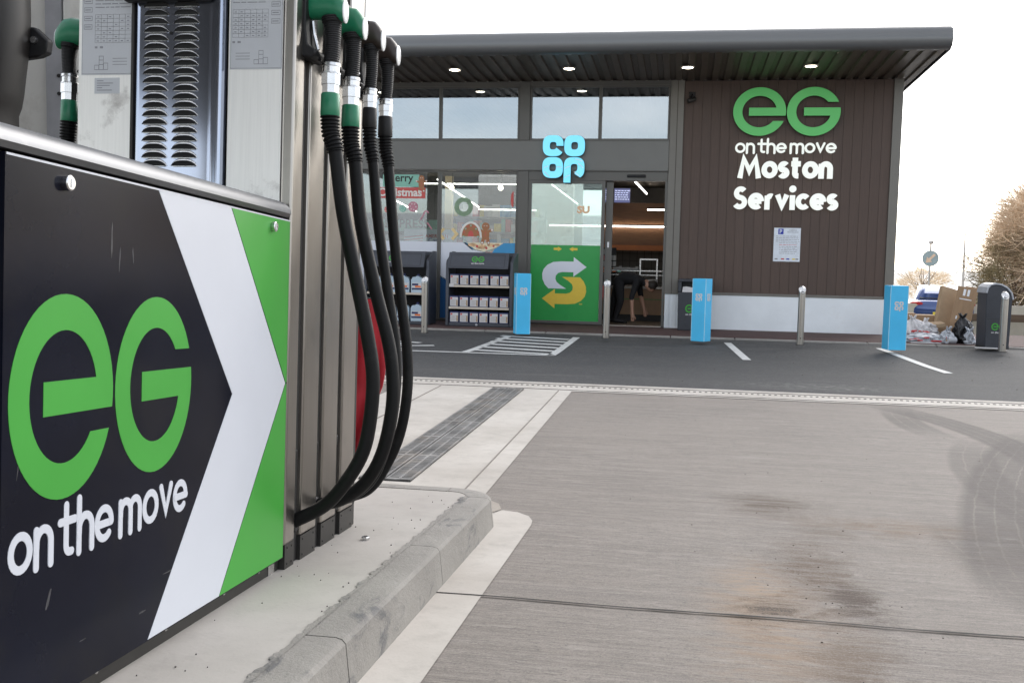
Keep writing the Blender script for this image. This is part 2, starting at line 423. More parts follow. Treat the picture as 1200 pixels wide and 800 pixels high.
MT['rubber'] = pm('hose_rubber', (.006, .006, .0065), .5, var=.25, scale=14, rvar=.1, spec=.2, dirt=((.018, .0175, .017), 12, .55, .8))
MT['plastic'] = pm('black_moulded_plastic', (.012, .012, .013), .5, spec=.3, var=.2, scale=12, bump=.04)
MT['brownplastic'] = pm('dark_brown_plastic', (.030, .021, .017), .38, var=.2, scale=12)
MT['nozgreen'] = pm('green_nozzle_cover', (.012, .175, .085), .35, var=.12, scale=18, dirt=((.02, .1, .055), 20, .6, .8))
MT['silver'] = pm('worn_alloy', (.62, .62, .62), .26, 1, var=.15, scale=22)
MT['badge'] = pm('white_badge', (.75, .76, .76), .25)
MT['plate'] = pm('printed_plate', (.50, .515, .54), .4, .15, var=.03)
MT['ink'] = pm('grey_ink', (.25, .255, .275), .6)
MT['red'] = pm('red_sheet', (.55, .02, .035), .55, var=.15, scale=5, bump=.3, bscale=9)
MT['lorry_white'] = pm('lorry_white_paint', (.80, .78, .73), .35, var=.06, scale=3, dirt=((.5, .47, .42), 3, .55, .8))
MT['lorry_grey'] = pm('lorry_grey_strip', (.42, .42, .44), .4)
MT['intake'] = pm('intake_black', (.02, .0175, .016), .45, var=.25, scale=3, rvar=.1)
MT['tyre'] = pm('tyre_rubber', (.02, .02, .02), .8)
MT['rackgrey'] = pm('blue_grey_plastic', (.045, .05, .064), .5, var=.12, scale=8)
MT['rackdark'] = pm('rack_inside', (.014, .014, .017), .7)
MT['shelf'] = pm('pale_shelf_edge', (.52, .46, .38), .5)
MT['navy'] = pm('navy_pack', (.015, .024, .10), .5)
MT['packwhite'] = pm('white_label', (.56, .55, .55), .5, var=.04)
MT['packred'] = pm('red_print', (.55, .05, .05), .5)
MT['packgrey'] = pm('grey_print', (.40, .38, .37), .5)
MT['jug'] = pm('pale_blue_bottle', (.42, .52, .60), .35, var=.06)
MT['orange'] = pm('orange_print', (.72, .16, .04), .5)
MT['blue'] = pm('light_blue_cover', (.05, .46, .78), .42, var=.05, scale=4, dirt=((.05, .40, .66), 5, .6, .85))
MT['blue2'] = pm('light_blue_edge', (.35, .62, .78), .5)
MT['bin'] = pm('charcoal_bin_plastic', (.032, .035, .044), .5, var=.15, scale=10, bump=.08)
MT['bingrey'] = pm('pale_grey_bin_rim', (.38, .39, .42), .45)
MT['card'] = pm('brown_cardboard', (.30, .195, .115), .85, var=.12, scale=3, stretch=(6, 1, 1))
MT['card_edge'] = pm('cardboard_edge', (.40, .285, .18), .85, var=.1)
MT['tape'] = pm('white_tape', (.72, .72, .74), .5)
MT['polythene'] = pm('white_polythene', (.66, .64, .65), .35, var=.06, scale=9, bump=.4, bscale=14, trans=.15)
MT['clearbag'] = pm('clear_film', (.62, .65, .70), .25, var=.12, scale=9, bump=.6, bscale=18, trans=.3)
MT['binbag'] = pm('black_polythene', (.014, .014, .016), .3, var=.2, scale=8, bump=.5, bscale=10)
MT['carblue'] = pm('dark_blue_car_paint', (.022, .055, .19), .2, .3, var=.05, coat=1)
MT['carglass'] = pm('car_window', (.02, .022, .024), .04, 0, spec=1)
MT['taillight'] = pm('tail_light_red', (.42, .012, .015), .2)
MT['signblue_hazed'] = pm('sign_blue_hazed', (.27, .34, .35), .5)  # blue paled so that distance haze sits in the colour
MT['signarrow'] = pm('sign_arrow', (.66, .48, .34), .5)
MT['galv'] = pm('galvanised_post', (.42, .40, .38), .5, .6, var=.1)
MT['wood'] = pm('brown_timber', (.10, .066, .045), .8, var=.3, scale=6, stretch=(.3, 4, 4))
MT['palepanel'] = pm('pale_block_wall', (.46, .42, .35), .85, var=.1, scale=3)
MT['bark'] = pm('bark', (.13, .085, .055), .9, var=.3, scale=9, bump=.4)
MT['twig'] = pm('sunlit_brown_twigs', (.68, .51, .35), .8, var=.22, scale=1.4, tint=(.50, .36, .24))  # golden sunlight on the crown is put into the twig colour
MT['twig2'] = pm('olive_twigs', (.26, .21, .11), .8, var=.3, scale=1.4, tint=(.16, .12, .07))
MT['pale_twig'] = pm('pale_twigs', (.75, .6, .42), .8)
MT['yellow'] = pm('yellow_paint', (.72, .55, .06), .6)
MT['wallin'] = pm('interior_wall', (.15, .14, .125), .8)
MT['tile'] = pm('grey_tile', (.16, .145, .125), .4, var=.1)
MT['floorin'] = pm('interior_floor', (.17, .125, .09), .35, var=.1, scale=3)
MT['ceilin'] = pm('interior_ceiling', (.085, .068, .05), .8)
MT['woodpanel'] = pm('brown_wood_panel', (.16, .075, .033), .5, var=.2, scale=4, stretch=(1, 1, 8))
MT['orangeband'] = pm('orange_wood', (.42, .13, .03), .5)
MT['counter'] = pm('tan_counter', (.34, .205, .115), .5, var=.1)
MT['darkscreen'] = emis('menu_screen_glow', (.10, .11, .22), .5)
MT['menutext'] = emis('menu_text_glow', (.55, .6, .8), .6)
MT['cream'] = pm('cream_column', (.72, .55, .28), .5)
MT['subgreen'] = pm('green_door_film', (.015, .29, .055), .35, var=.04, coat=.2)
MT['subyellow'] = pm('yellow_arrow_film', (.70, .50, .05), .4, var=.04)
MT['film_white'] = pm('white_window_film', (.66, .69, .76), .3, var=.05, scale=.9, coat=.2)
MT['film_blue'] = pm('blue_window_film', (.03, .27, .54), .3, var=.12, scale=.9, coat=.2)
MT['film_deep'] = pm('deep_blue_window_film', (.025, .10, .26), .3, var=.2, scale=.9, coat=.2)
MT['food'] = pm('bread_print', (.62, .43, .24), .5, var=.5, scale=16, tint=(.42, .14, .07))
MT['foodcream'] = pm('cream_print', (.75, .68, .5), .5, var=.15, scale=20)
MT['mint'] = pm('mint_sticker', (.23, .50, .40), .5, var=.06)
MT['coral'] = pm('coral_sticker', (.55, .085, .075), .5, var=.06)
MT['ginger'] = pm('gingerbread_sticker', (.36, .15, .065), .5, var=.08)
MT['icing'] = pm('icing_sticker', (.72, .70, .66), .5)
MT['pink'] = pm('pink_sticker', (.5, .2, .26), .5)
MT['greengrey'] = pm('wreath_sticker', (.20, .30, .19), .5, var=.2, scale=20)
MT['cloth'] = pm('black_clothing', (.012, .012, .014), .85, var=.3, scale=12, bump=.2)
MT['skin'] = pm('skin', (.40, .22, .15), .5)
MT['hair'] = pm('dark_hair', (.02, .014, .01), .6)
MT['blacksteel'] = pm('black_equipment', (.018, .018, .02), .35, .2)
MT['noticeblue'] = pm('notice_blue', (.01, .03, .38), .45)
MT['noticewhite'] = pm('notice_white', (.68, .73, .80), .4)
MT['intshelf'] = pm('shop_shelving', (.28, .28, .28), .5)

# ------------------------------------------------------------------ the setting
SLOPE = .052
def gz(y):
    if y < 4.4: return (4.4 - y) * SLOPE
    if 12.2 < y < 14.65: return .05 * (y - 12.2) / 2.4
    if y > 16.6: return -.055 * min(y - 16.6, 16)
    return 0.0

def struct(o): return tag(o, kind='structure')

def sheet(name, x0, x1, ys, h, m, thick=0, nx=1):
    b = MB()
    vs = []; fs = []
    for y in ys:
        for i in range(nx + 1): vs.append((x0 + (x1 - x0) * i / nx, y, gz(y) + h))
    w = nx + 1
    for j in range(len(ys) - 1):
        for i in range(nx): fs.append((j * w + i, j * w + i + 1, (j + 1) * w + i + 1, (j + 1) * w + i))
    b.add(vs, fs)
    o = b.build(name, m, recalc=False)
    return struct(o)

sheet('ground', -400, 400, [-300, -60, -20, 4.4, 9, 12.2, 14.6, 14.7, 16.6, 20, 24, 28, 32.6, 60, 120, 600], -.06, MT['terrain'])
sheet('forecourt', -30, 30, [-20, -6, 0, 2, 3.9, 4.4, 6, 8.64], 0, MT['forecourt'])
sheet('parking_bay_road', -30, 30, [9.2, 12.2, 14.6], 0, MT['asphalt'])
sheet('far_road', 3.2, 90, [17.3, 20, 24, 28, 29.6], -.02, MT['far_road'])
sheet('grass_verge', 3.2, 90, [29.75, 31.2], .02, MT['verge'])
sheet('yellow_edge_line', 3.2, 90, [29.35, 29.6], -.014, MT['yellow'])
# cross drain strip between slab and asphalt
sheet('drain_strip', -30, 30, [8.64, 9.2], .004, MT['light_concrete'])
b = MB()
x = -12.0
while x < 8:
    b.box(x, x + .022, 8.935, 8.957, .004, .0085); x += .05
struct(b.build('slot_drain', pm('slot_iron', (.12, .11, .10), .7)))
b = MB(); b.box(-30, 30, 8.70, 8.708, .003, .0075).box(-30, 30, 9.05, 9.058, .003, .0075); struct(b.build('drain_strip_joint', MT['joint']))
# pale concrete round the long channel
def flat_poly(name, poly, h, m):
    b = MB(); tri = tessellate_polygon([[Vector((x, y, 0)) for x, y in poly]])
    b.add([(x, y, gz(y) + h) for x, y in poly], [tuple(t) for t in tri])
    o = b.build(name, m)
    me = o.data
    if me.polygons and me.polygons[0].normal.z < 0: me.flip_normals()
    return struct(o)
sheet('channel_surround', -2.42, -.90, [4.52, 6, 8.64], .004, MT['light_concrete'])
b = MB()
for xx in (-1.02, -2.08): b.box(xx, xx + .007, 4.6, 8.64, .003, .0075)
struct(b.build('surround_joint', pm('fine_joint', (.2, .18, .16), .9)))
ap = [(-.76, -6), (-.592, -6), (-.592, -3), (-.592, 0), (-.592, 2), (-.592, 3.4), (-.592, 4.15), (-.60, 4.24), (-.63, 4.33), (-.69, 4.40), (-.76, 4.42)]
b = MB()
for k in range(len(ap) - 2):
    (xa, ya), (xb, yb) = ap[k + 1], ap[k + 2] if k + 2 < len(ap) else ap[-1]
    b.add([(-.80, ya, gz(ya) + .004), (xa, ya, gz(ya) + .004), (xb, yb, gz(yb) + .004), (-.80, yb, gz(yb) + .004)], [(0, 1, 2, 3)])
struct(b.build('kerb_apron', MT['light_concrete'], recalc=False))
# expansion joint across the slab
b = MB(); vs = []; fs = []
xs = [-.74 + .12 * i for i in range(200)]
for i, x in enumerate(xs):
    y = 3.06 + .004 * math.sin(i * .9) + random.uniform(-.002, .002); w = .0065 + random.uniform(-.002, .002)
    vs += [(x, y - w, gz(y - w) + .0052), (x, y + w, gz(y + w) + .0052)]
for i in range(len(xs) - 1): fs.append((2 * i, 2 * i + 2, 2 * i + 3, 2 * i + 1))
b.add(vs, fs); struct(b.build('expansion_joint', MT['joint'], recalc=False))
# long iron channel grating
b = MB().box(-1.60, -1.32, 4.86, 8.64, .0045, .0055); struct(b.build('channel_pit', MT['pit']))
b = MB()
for x0, x1 in ((-1.597, -1.465), (-1.455, -1.323)):
    b.box(x0, x0 + .012, 4.87, 8.62, .006, .014).box(x1 - .012, x1, 4.87, 8.62, .006, .014)
    b.box((x0 + x1) / 2 - .006, (x0 + x1) / 2 + .006, 4.87, 8.62, .006, .0135)
    y = 4.87
    k = 0
    while y < 8.61:
        wd = .017 if k % 21 else .045
        b.box(x0 + .012, (x0 + x1) / 2 - .006, y, y + wd, .006, .0128 + random.uniform(-.0006, .0006))
        b.box((x0 + x1) / 2 + .006, x1 - .012, y + .006, y + wd + .004, .006, .0128 + random.uniform(-.0006, .0006))
        y += wd + .011; k += 1
tag(b.build('channel_grating', MT['iron']), 'long grey iron drain grating running from the pump island to the road', 'drain')
# road markings
b = MB()
def line(x0, y0, x1, y1, w):
    a = Vector((x0, y0)); c = Vector((x1, y1)); t = (c - a).normalized(); n = Vector((-t.y, t.x)) * w / 2
    K = 8; vs = []
    for k in range(K + 1):
        for p in (a.lerp(c, k / K) + n, a.lerp(c, k / K) - n): vs.append((p.x, p.y, gz(p.y) + .005))
    b.add(vs, [(2 * k, 2 * k + 1, 2 * k + 3, 2 * k + 2) for k in range(K)])
line(.68, 14.15, .82, 12.14, .1); line(2.69, 14.1, 2.92, 11.45, .1)
line(-1.43, 14.2, -1.49, 11.8, .1); line(-2.38, 14.05, -2.55, 11.85, .1)
line(-8, 11.62, -1.45, 11.82, .1)
for k in range(6):
    y = 11.95 + k * .38
    line(-2.5, y + .22, -1.5, y - .0, .14)
for k in range(3): line(-6.2, 12.1 + .6 * k, -4.6, 11.9 + .6 * k, .1)
# wheelchair symbol strokes of the bay beside the hatching
for a in ((-3.75, 12.9, -3.35, 12.75), (-3.55, 12.75, -3.6, 12.3), (-3.6, 12.3, -3.1, 12.5), (-3.75, 12.5, -3.8, 12.1), (-3.8, 12.1, -3.3, 12.0)): line(*a, .11)
struct(b.build('road_marking', MT['paint']))
# stray grit on the ground
b = MB()
for k in range(150):
    x = random.uniform(-2.4, 4.5); y = random.uniform(2, 8.5); s = random.uniform(.0007, .0022)
    if k < 60: x = random.gauss(.45, .22); y = random.gauss(3.4, .7)
    z = gz(y)
    if x < -.6 and y < 4.6: continue
    b.box(x - s, x + s * random.uniform(.6, 2), y - s, y + s, z, z + s * 1.2)
for k in range(140):
    x = random.uniform(-5, 6); y = random.uniform(9.3, 14.5); s = random.uniform(.0012, .004)
    b.box(x - s, x + s * 1.6, y - s, y + s, gz(y), gz(y) + s)
tag(b.build('grit', pm('grit_stone', (.09, .07, .055), .9, var=.6, scale=3)), kind='stuff')
# kerb and pavement in front of the shop
b = MB(); x = -12.0
while x < 9:
    b.box(x, x + .905, 14.6, 14.72, -.05, .075); x += .915
struct(b.build('pavement_kerb', m_lightconc('pale_kerb', (.20, .19, .175), (.30, .285, .265), .5), bevel=.012))
b = MB(); b.box(-12, 9, 14.72, 16.395, -.05, .08); struct(b.build('pavement', MT['paving']))
b = MB(); b.box(3.32, 9, 16.396, 17.25, -.05, .079); struct(b.build('side_pavement', MT['paving']))

# ------------------------------------------------------------------ pump island (tilted with the slope)
TILT = -math.atan(SLOPE)
ROT = Matrix.Rotation(TILT, 4, 'X')
PIV = Vector((0, 4.4, 0))
def world(p): return PIV + ROT @ Vector(p)
def lthing(name, label, cat, base, group=None):
    return thing(name, label, cat, world(base), (TILT, 0, 0), group)

isl = bpy.data.objects.new('pump_island', None); COL.objects.link(isl); isl.location = PIV; isl.rotation_euler = (TILT, 0, 0); struct(isl)
IT = .13
b = MB(); b.box(-2.14, -.862, -6, -.262, -.05, IT - .002); b.build('island_slab', MT['island_concrete'], isl)
def kerb_prof(): # (out, z) from inside to outside
    return [(0, -.04), (0, IT), (.082, IT), (.098, IT - .004), (.107, IT - .014), (.118, .03), (.125, -.04)]
b = MB()
def kerb_run(path_fn, n):
    secs = [path_fn(i / n) for i in range(n + 1)]
    vs = []; fs = []; P = kerb_prof(); k = len(P)
    for (o, d) in secs:
        for (u, z) in P: vs.append((o[0] + d[0] * u, o[1] + d[1] * u, z))
    for i in range(n):
        for j in range(k - 1): fs.append((i * k + j, (i + 1) * k + j, (i + 1) * k + j + 1, i * k + j + 1))
    fs.append(tuple(range(k))); fs.append(tuple(n * k + j for j in range(k)))
    b.add(vs, fs)
for y0, y1 in ((-6, -4.096), (-4.09, -3.146), (-3.14, -2.203), (-2.197, -1.257), (-1.253, -.36)):
    kerb_run(lambda t: ((-.86, y0 + (y1 - y0) * t), (1, 0)), 1)
kerb_run(lambda t: ((-.90 + .04 * math.cos(-PI / 2 * t + PI / 2) * 1 if False else -.86 - .10 + .10 * math.cos(PI / 2 * t), -.356 + .10 * math.sin(PI / 2 * t)), (math.cos(PI / 2 * t), math.sin(PI / 2 * t))), 10)
kerb_run(lambda t: ((-.963 - 1.18 * t, -.256), (0, 1)), 1)
for y0, y1 in ((-6, -3.146), (-3.14, -1.257), (-1.253, -.256)):
    kerb_run(lambda t: ((-2.143, y0 + (y1 - y0) * t), (-1, 0)), 1)
b.build('island_kerb', MT['kerb'], isl, smooth=25)
# crumbled mortar between slab and kerb, and the patch beyond the end
b = MB(); vs = []; fs = []; n = 420
for i in range(n + 1):
    y = -6 + 5.65 * i / n
    vs += [(-.864 - random.uniform(0, .012) - .004 * math.sin(i * .7), y, IT + .0012), (-.852, y, IT + .0016)]
for i in range(n): fs.append((2 * i, 2 * i + 1, 2 * i + 3, 2 * i + 2))
b.add(vs, fs); b.build('mortar_line', MT['kerb'], isl, recalc=False)
flat_poly('mortar_patch', [(-1.14, 4.33), (-.80, 4.33), (-.77, 4.42), (-.80, 4.52), (-.88, 4.60), (-1.0, 4.63), (-1.12, 4.62)], .0085, MT['mortar'])
b = MB()
for k in range(60):
    x = random.uniform(-1.12, -.87); y = random.uniform(-3.6, -.3); s = random.uniform(.0005, .0017)
    b.box(x - s, x + s * 1.5, y - s, y + s, IT - .002, IT + s)
o = b.build('island_grit', pm('grey_chip', (.19, .18, .165), .9), loc=PIV); o.rotation_euler = (TILT, 0, 0); tag(o, kind='stuff')
nb = lthing('loose_nut', 'small shiny steel nut lying on the concrete pump island', 'nut', (-1.02, -1.22, IT - .002))
MB().lathe((0, 0, 0), (0, 0, 1), [(0, .013), (.004, .0145), (.009, .0145), (.012, .012)], 6).build('nut_body', MT['silver'], nb, smooth=20)
MB().lathe((0, 0, .0121), (0, 0, 1), [(0, .0065), (.0015, .0065)], 12).build('nut_hole', MT['recess'], nb)

# ------------------------------------------------------------------ fuel pump
PB = Vector((-1.49, -2.0, IT))
pump = lthing('fuel_pump', 'stainless fuel pump with dark graphic side panel and louvred end, standing on the kerbed island', 'fuel pump', PB)
def pp(mb, name, m, par=None, **k):
    return mb.build(name, m, par or pump, off=PB, **k)
PX = -1.13
# cabinet behind the graphic panel
pp(MB().box(-1.84, PX - .012, -2.97, -1.69, IT + .05, 1.165), 'cabinet', MT['kick'], bevel=.004)
pp(MB().box(-1.83, PX - .02, -2.96, -1.66, IT - .004, IT + .052), 'base_plate', MT['kick'])
for y in (-2.6, -2.32, -2.02, -1.80): pp(MB().lathe((PX - .021, y, IT + .028), (1, 0, 0), [(0, .006), (.003, .006), (.005, .004)], 8), 'base_bolt', MT['silver'])
pp(MB().box(PX - .021, PX - .0175, -1.735, -1.692, IT - .002, IT + .05), 'corner_bracket', MT['silver'])
# top cap with a rolled front edge
P2 = [(-1.845, 1.168), (PX + .001, 1.168)]
R = .04
for k in range(0, 9):
    a = PI / 2 * k / 8
    P2.append((PX + .012 - R + R * math.cos(a), 1.178 + .036 * math.sin(a) + .0))
P2 += [(-1.82, 1.214), (-1.845, 1.20)]
b = MB(); n = len(P2)
rows = []
for (y, ins) in ((-2.985, 0), (-1.70, 0), (-1.690, .002), (-1.684, .006), (-1.682, .014)):
    rows.append([(x - ins if x > -1.4 else x, y, z - (ins * .9 if z > 1.2 else 0)) for x, z in P2])
vs = [p for r in rows for p in r]; fs = []
for j in range(len(rows) - 1):
    for i in range(n): fs.append((j * n + i, j * n + (i + 1) % n, (j + 1) * n + (i + 1) % n, (j + 1) * n + i))
fs.append(tuple(range(n))); fs.append(tuple((len(rows) - 1) * n + i for i in range(n)))
b.add(vs, fs); pp(b, 'top_cap', MT['capmetal'], smooth=40)
# graphic panel: all printing lies on it
b = MB()
YL, YR, ZB, ZT = -2.925, -1.672, .168, 1.162
b.box(PX - .012, PX, YL, YR, ZB, ZT)
mpP = lambda u, v, d: (PX + d, u, v)
e = .0008
tipi = (-2.035, .682); tipo = (-1.685, .686)
white = [(-2.422, 1.159), (-2.064, 1.159), tipo, (-2.09, .171), (-2.434, .171), tipi]
b.mat(1).prism(white, 0, e, mpP)
b.mat(2).prism([(-2.060, 1.159), (-1.675, 1.159), (-1.675, .69), tipo, (-1.6825, .69)], 0, e, mpP)
b.prism([(-2.086, .171), (-1.675, .171), (-1.675, .684), (-1.682, .684)], 0, e, mpP)
# thin pale edge line on top
b.mat(1).prism([(YL + .002, 1.1575), (YR - .002, 1.1575), (YR - .002, 1.1615), (YL + .002, 1.1615)], 0, e * 1.5, mpP)
def arcpts(cx, cy, rx, ry, a0, a1, n=24):
    return [(cx + rx * math.cos(math.radians(a0 + (a1 - a0) * i / n)), cy + ry * math.sin(math.radians(a0 + (a1 - a0) * i / n))) for i in range(n + 1)]
def deg(x): return math.degrees(x)
def logo_e(rin=.65, bt=.16, bb=-.17, cut=-.39, bl=-.40):
    a0 = deg(math.asin(bb)); a1 = 360 + deg(math.asin(cut)); i1 = 360 + deg(math.asin(cut / rin)); i0 = deg(math.asin(bt / rin))
    return arcpts(0, 0, 1, 1, a0, a1, 56) + arcpts(0, 0, rin, rin, i1, i0, 48) + [(bl, bt), (bl, bb)]
def logo_g(**k):
    return [(u, -v) for u, v in logo_e(bt=.17, bb=-.16, bl=-.36)][::-1]
def put_logo(b, mp, x0, z0, w, h, d0, d1, gap=.005):
    """the two round letters side by side, each h tall"""
    lw = (w - gap) / 2
    for k, P in enumerate((logo_e(), logo_g())):
        cx = x0 + lw / 2 + k * (lw + gap)
        b.prism([(cx + u * lw / 2, z0 + h / 2 + v * h / 2) for u, v in P], d0, d1, mp)
put_logo(b.mat(2), mpP, -2.91, .541, .652, .384, 0, e, .008)
# rounded stroke lettering
def glyphs():
    A = arcpts
    g = {}
    g['o'] = (1.0, [('c', A(.5, .5, .42, .42, 0, 345, 23))])
    g['n'] = (.86, [('o', [(.08, 0), (.08, .92)]), ('o', [(.08, .45)] + A(.43, .57, .35, .35, 170, 0, 14) + [(.78, 0)])])
    g['t'] = (.78, [('o', [(.32, 1.34), (.32, .3)] + A(.52, .28, .20, .20, 180, 270, 8) + [(.62, .08)]), ('o', [(.0, .92), (.78, .92)])])
    g['h'] = (.86, [('o', [(.08, 0), (.08, 1.42)]), ('o', [(.08, .45)] + A(.43, .57, .35, .35, 170, 0, 14) + [(.78, 0)])])
    g['e'] = (1.0, [('o', [(.14, .49), (.92, .49)]), ('o', A(.5, .5, .42, .42, 0, 312, 26))])
    g['m'] = (1.36, [('o', [(.08, 0), (.08, .92)]), ('o', [(.08, .5)] + A(.38, .62, .30, .30, 170, 0, 12) + [(.68, 0)]), ('o', [(.68, .5)] + A(.98, .62, .30, .30, 170, 0, 12) + [(1.28, 0)])])
    g['v'] = (.9, [('o', [(.09, .98), (.45, .17), (.81, .98)])])
    g['s'] = (.72, [('o', A(.37, .70, .27, .215, 35, 262, 14) + A(.35, .285, .29, .215, 80, -150, 14))])
    g['r'] = (.62, [('o', [(.1, 0), (.1, .9)]), ('o', [(.1, .5)] + A(.42, .55, .32, .33, 170, 65, 8))])
    g['i'] = (.34, [('o', [(.17, 0), (.17, .95)]), ('d', (.17, 1.40))])
    g['c'] = (.86, [('o', A(.5, .5, .40, .40, 42, 318, 22))])
    g['M'] = (1.50, [('o', [(.09, 0), (.33, 1.26), (.75, .40), (1.17, 1.26), (1.41, 0)])])
    g['S'] = (.96, [('o', A(.52, 1.06, .33, .31, 35, 262, 14) + A(.46, .415, .38, .335, 80, -150, 14))])
    g[' '] = (.20, [])
    return g
GL = glyphs()
def stroke_text(mk, s, mp, x0, z0, width, xh, w, d0, d1, track=.13, rnd=True, fit=1):
    """mk(): mesh builder to draw each letter into"""
    tot = sum(GL[c][0] + track for c in s) - track
    kx = width / tot
    kz = (xh - w) / .84
    x = x0; k = 0
    for c in s:
        adv, st = GL[c]
        if st:
            mb = mk(c)
            for kind, P in st:
                k += 1
                dd = (d1 + .00035 * (k % 4))
                fu = lambda u: x + w / 2 + (u - .08) * (max(1e-4, adv * kx - w) / max(.16, adv - .16))
                fv = lambda v: z0 + (w / 2 + (v - .08) * kz if v > .001 else 0)
                if kind == 'd':
                    mb.prism([(fu(P[0]) + w * .68 * math.cos(a * PI / 10), fv(P[1]) + w * .68 * math.sin(a * PI / 10)) for a in range(20)], d0, dd, mp)
                else:
                    mb.ribbon([(fu(u), fv(v)) for u, v in P], w, d0, dd, mp, closed=(kind == 'c'), rnd=rnd and kind != 'c')
        x += (adv + track) * kx
stroke_text(lambda c: b.mat(1), 'on the move', mpP, -2.906, .428, .640, .076, .0158, 0, .0008, .03)
# rubbed scuffs and dried drips
b.mat(3)
rs = random.Random(11)
for (y, z, w_, h_, a) in ((-2.79, .36, .010, .05, .35), (-2.60, 1.03, .006, .09, .0), (-2.57, 1.0, .004, .06, .05), (-2.52, 1.01, .004, .04, -.1), (-2.35, .30, .05, .004, .1), (-2.68, .25, .03, .003, .3), (-2.2, .9, .004, .05, .1), (-2.88, .62, .004, .05, .2), (-2.46, .24, .035, .005, .2)):
    P_ = []
    for k in range(14):
        t_ = 2 * PI * k / 14; q = rs.uniform(.6, 1.0)
        u, v = w_ / 2 * math.cos(t_) * q, h_ / 2 * math.sin(t_) * q
        P_.append((y + u + v * a, z + v))
    b.prism(P_, 0, .0003, mpP)
panel = pp(b, 'side_panel', [MT['black_panel'], MT['white_vinyl'], MT['green_vinyl'], pm('scuff_mark', (.035, .035, .04), .5, var=.6, scale=60)])
for y, z in ((-2.758, 1.140), (-1.803, 1.142)):
    pp(MB().lathe((PX, y, z - .01), (1, 0, 0), [(0, .014), (.006, .0145), (.012, .0145), (.014, .012)], 18).box(PX + .0135, PX + .0155, y - .0022, y + .0022, z - .018, z - .002), 'screw', MT['silver'], panel, smooth=30)
# tower: core, end sheets, louvre plate
pp(MB().box(-1.825, -1.172, -1.642, -1.0, IT + .05, 2.42), 'tower_core', MT['recess'])
def plate_print(b, x0, z0, w, h, mp, side):
    """grey printed data plate of fine rows, boxes and a table"""
    b.mat(1).prism([(x0, z0), (x0 + w, z0), (x0 + w, z0 + h), (x0, z0 + h)], 0, .0008, mp)
    b.mat(2)
    def bar(u0, v0, u1, v1): b.prism([(x0 + u0 * w, z0 + v0 * h), (x0 + u1 * w, z0 + v0 * h), (x0 + u1 * w, z0 + v1 * h), (x0 + u0 * w, z0 + v1 * h)], .0008, .0012, mp)
    def frame(u0, v0, u1, v1, t=.006):
        bar(u0, v0, u1, v0 + t); bar(u0, v1 - t, u1, v1); bar(u0, v0 + t, u0 + t, v1 - t); bar(u1 - t, v0 + t, u1, v1 - t)
    c0, c1 = ((.04, .2), (.26, .97))
    if side: c0, c1 = ((.78, .95), (.04, .72))
    frame(.01, .01, .99, .99, .004)
    for k in range(6):
        v = .93 - .085 * k
        frame(c0[0], v - .05, c0[1], v, .006)
        bar(c0[0] + .02, v - .03, c0[1] - .03, v - .02)
    rr = random.Random(3 + side)
    v = .95
    for k in range(9):
        u = c1[0]
        while u < c1[1] - .1:
            l = rr.uniform(.05, .2); bar(u, v - .009, min(u + l, c1[1]), v); u += l + .025
        v -= .034
    tw = (c1[1] - c1[0])
    for r in range(7):
        for q in range(6):
            frame(c1[0] + tw * q / 6, .32 + .04 * r, c1[0] + tw * (q + 1) / 6 + .003, .32 + .04 * (r + 1) + .003, .003)
            if rr.random() < .7: bar(c1[0] + tw * (q + .3) / 6, .334 + .04 * r, c1[0] + tw * (q + .65) / 6, .343 + .04 * r)
    bar(c1[0], .265, c1[0] + .05, .285); bar(c1[0] + .1, .265, c1[0] + .16, .285)
    bx = c1[0] + tw * (.75 if side else .12)
    frame(bx, .05, bx + .09, .19); frame(bx + .09, .05, bx + .18, .12); frame(bx - .09, .05, bx, .10); bar(bx, .1, bx + .09, .106); bar(bx, .145, bx + .09, .151)
    for k in range(3): bar(c1[0] + tw * (.1 if side else .5), .1 + .03 * k, c1[0] + tw * (.5 if side else .9), .106 + .03 * k)
YE = -1.66
mpE = lambda u, v, d: (u, YE - d, v)
b = MB().box(-1.822, -1.648, YE, -1.643, IT + .06, 2.4)
plate_print(b, -1.812, 1.592, .166, .30, mpE, 0)
b.mat(1).prism([(-1.768, 1.536), (-1.686, 1.536), (-1.686, 1.583), (-1.768, 1.583)], 0, .0008, mpE)
b.mat(2)
for k, l in enumerate((.3, .75, .6, .25, .7)): b.prism([(-1.760, 1.573 - .007 * k), (-1.760 + .07 * l, 1.573 - .007 * k), (-1.760 + .07 * l, 1.5755 - .007 * k), (-1.760, 1.5755 - .007 * k)], .0008, .0012, mpE)
pp(b, 'end_panel', [MT['steel2'], MT['plate'], MT['ink']])
b = MB().box(-1.338, -1.170, YE, -1.643, IT + .06, 2.4)
plate_print(b, -1.333, 1.604, .162, .29, mpE, 1)
pp(b, 'end_panel', [MT['steel2'], MT['plate'], MT['ink']])
pp(MB().box(-1.648, -1.640, YE - .004, -1.643, IT + .06, 2.4), 'panel_edge', MT['recess'])
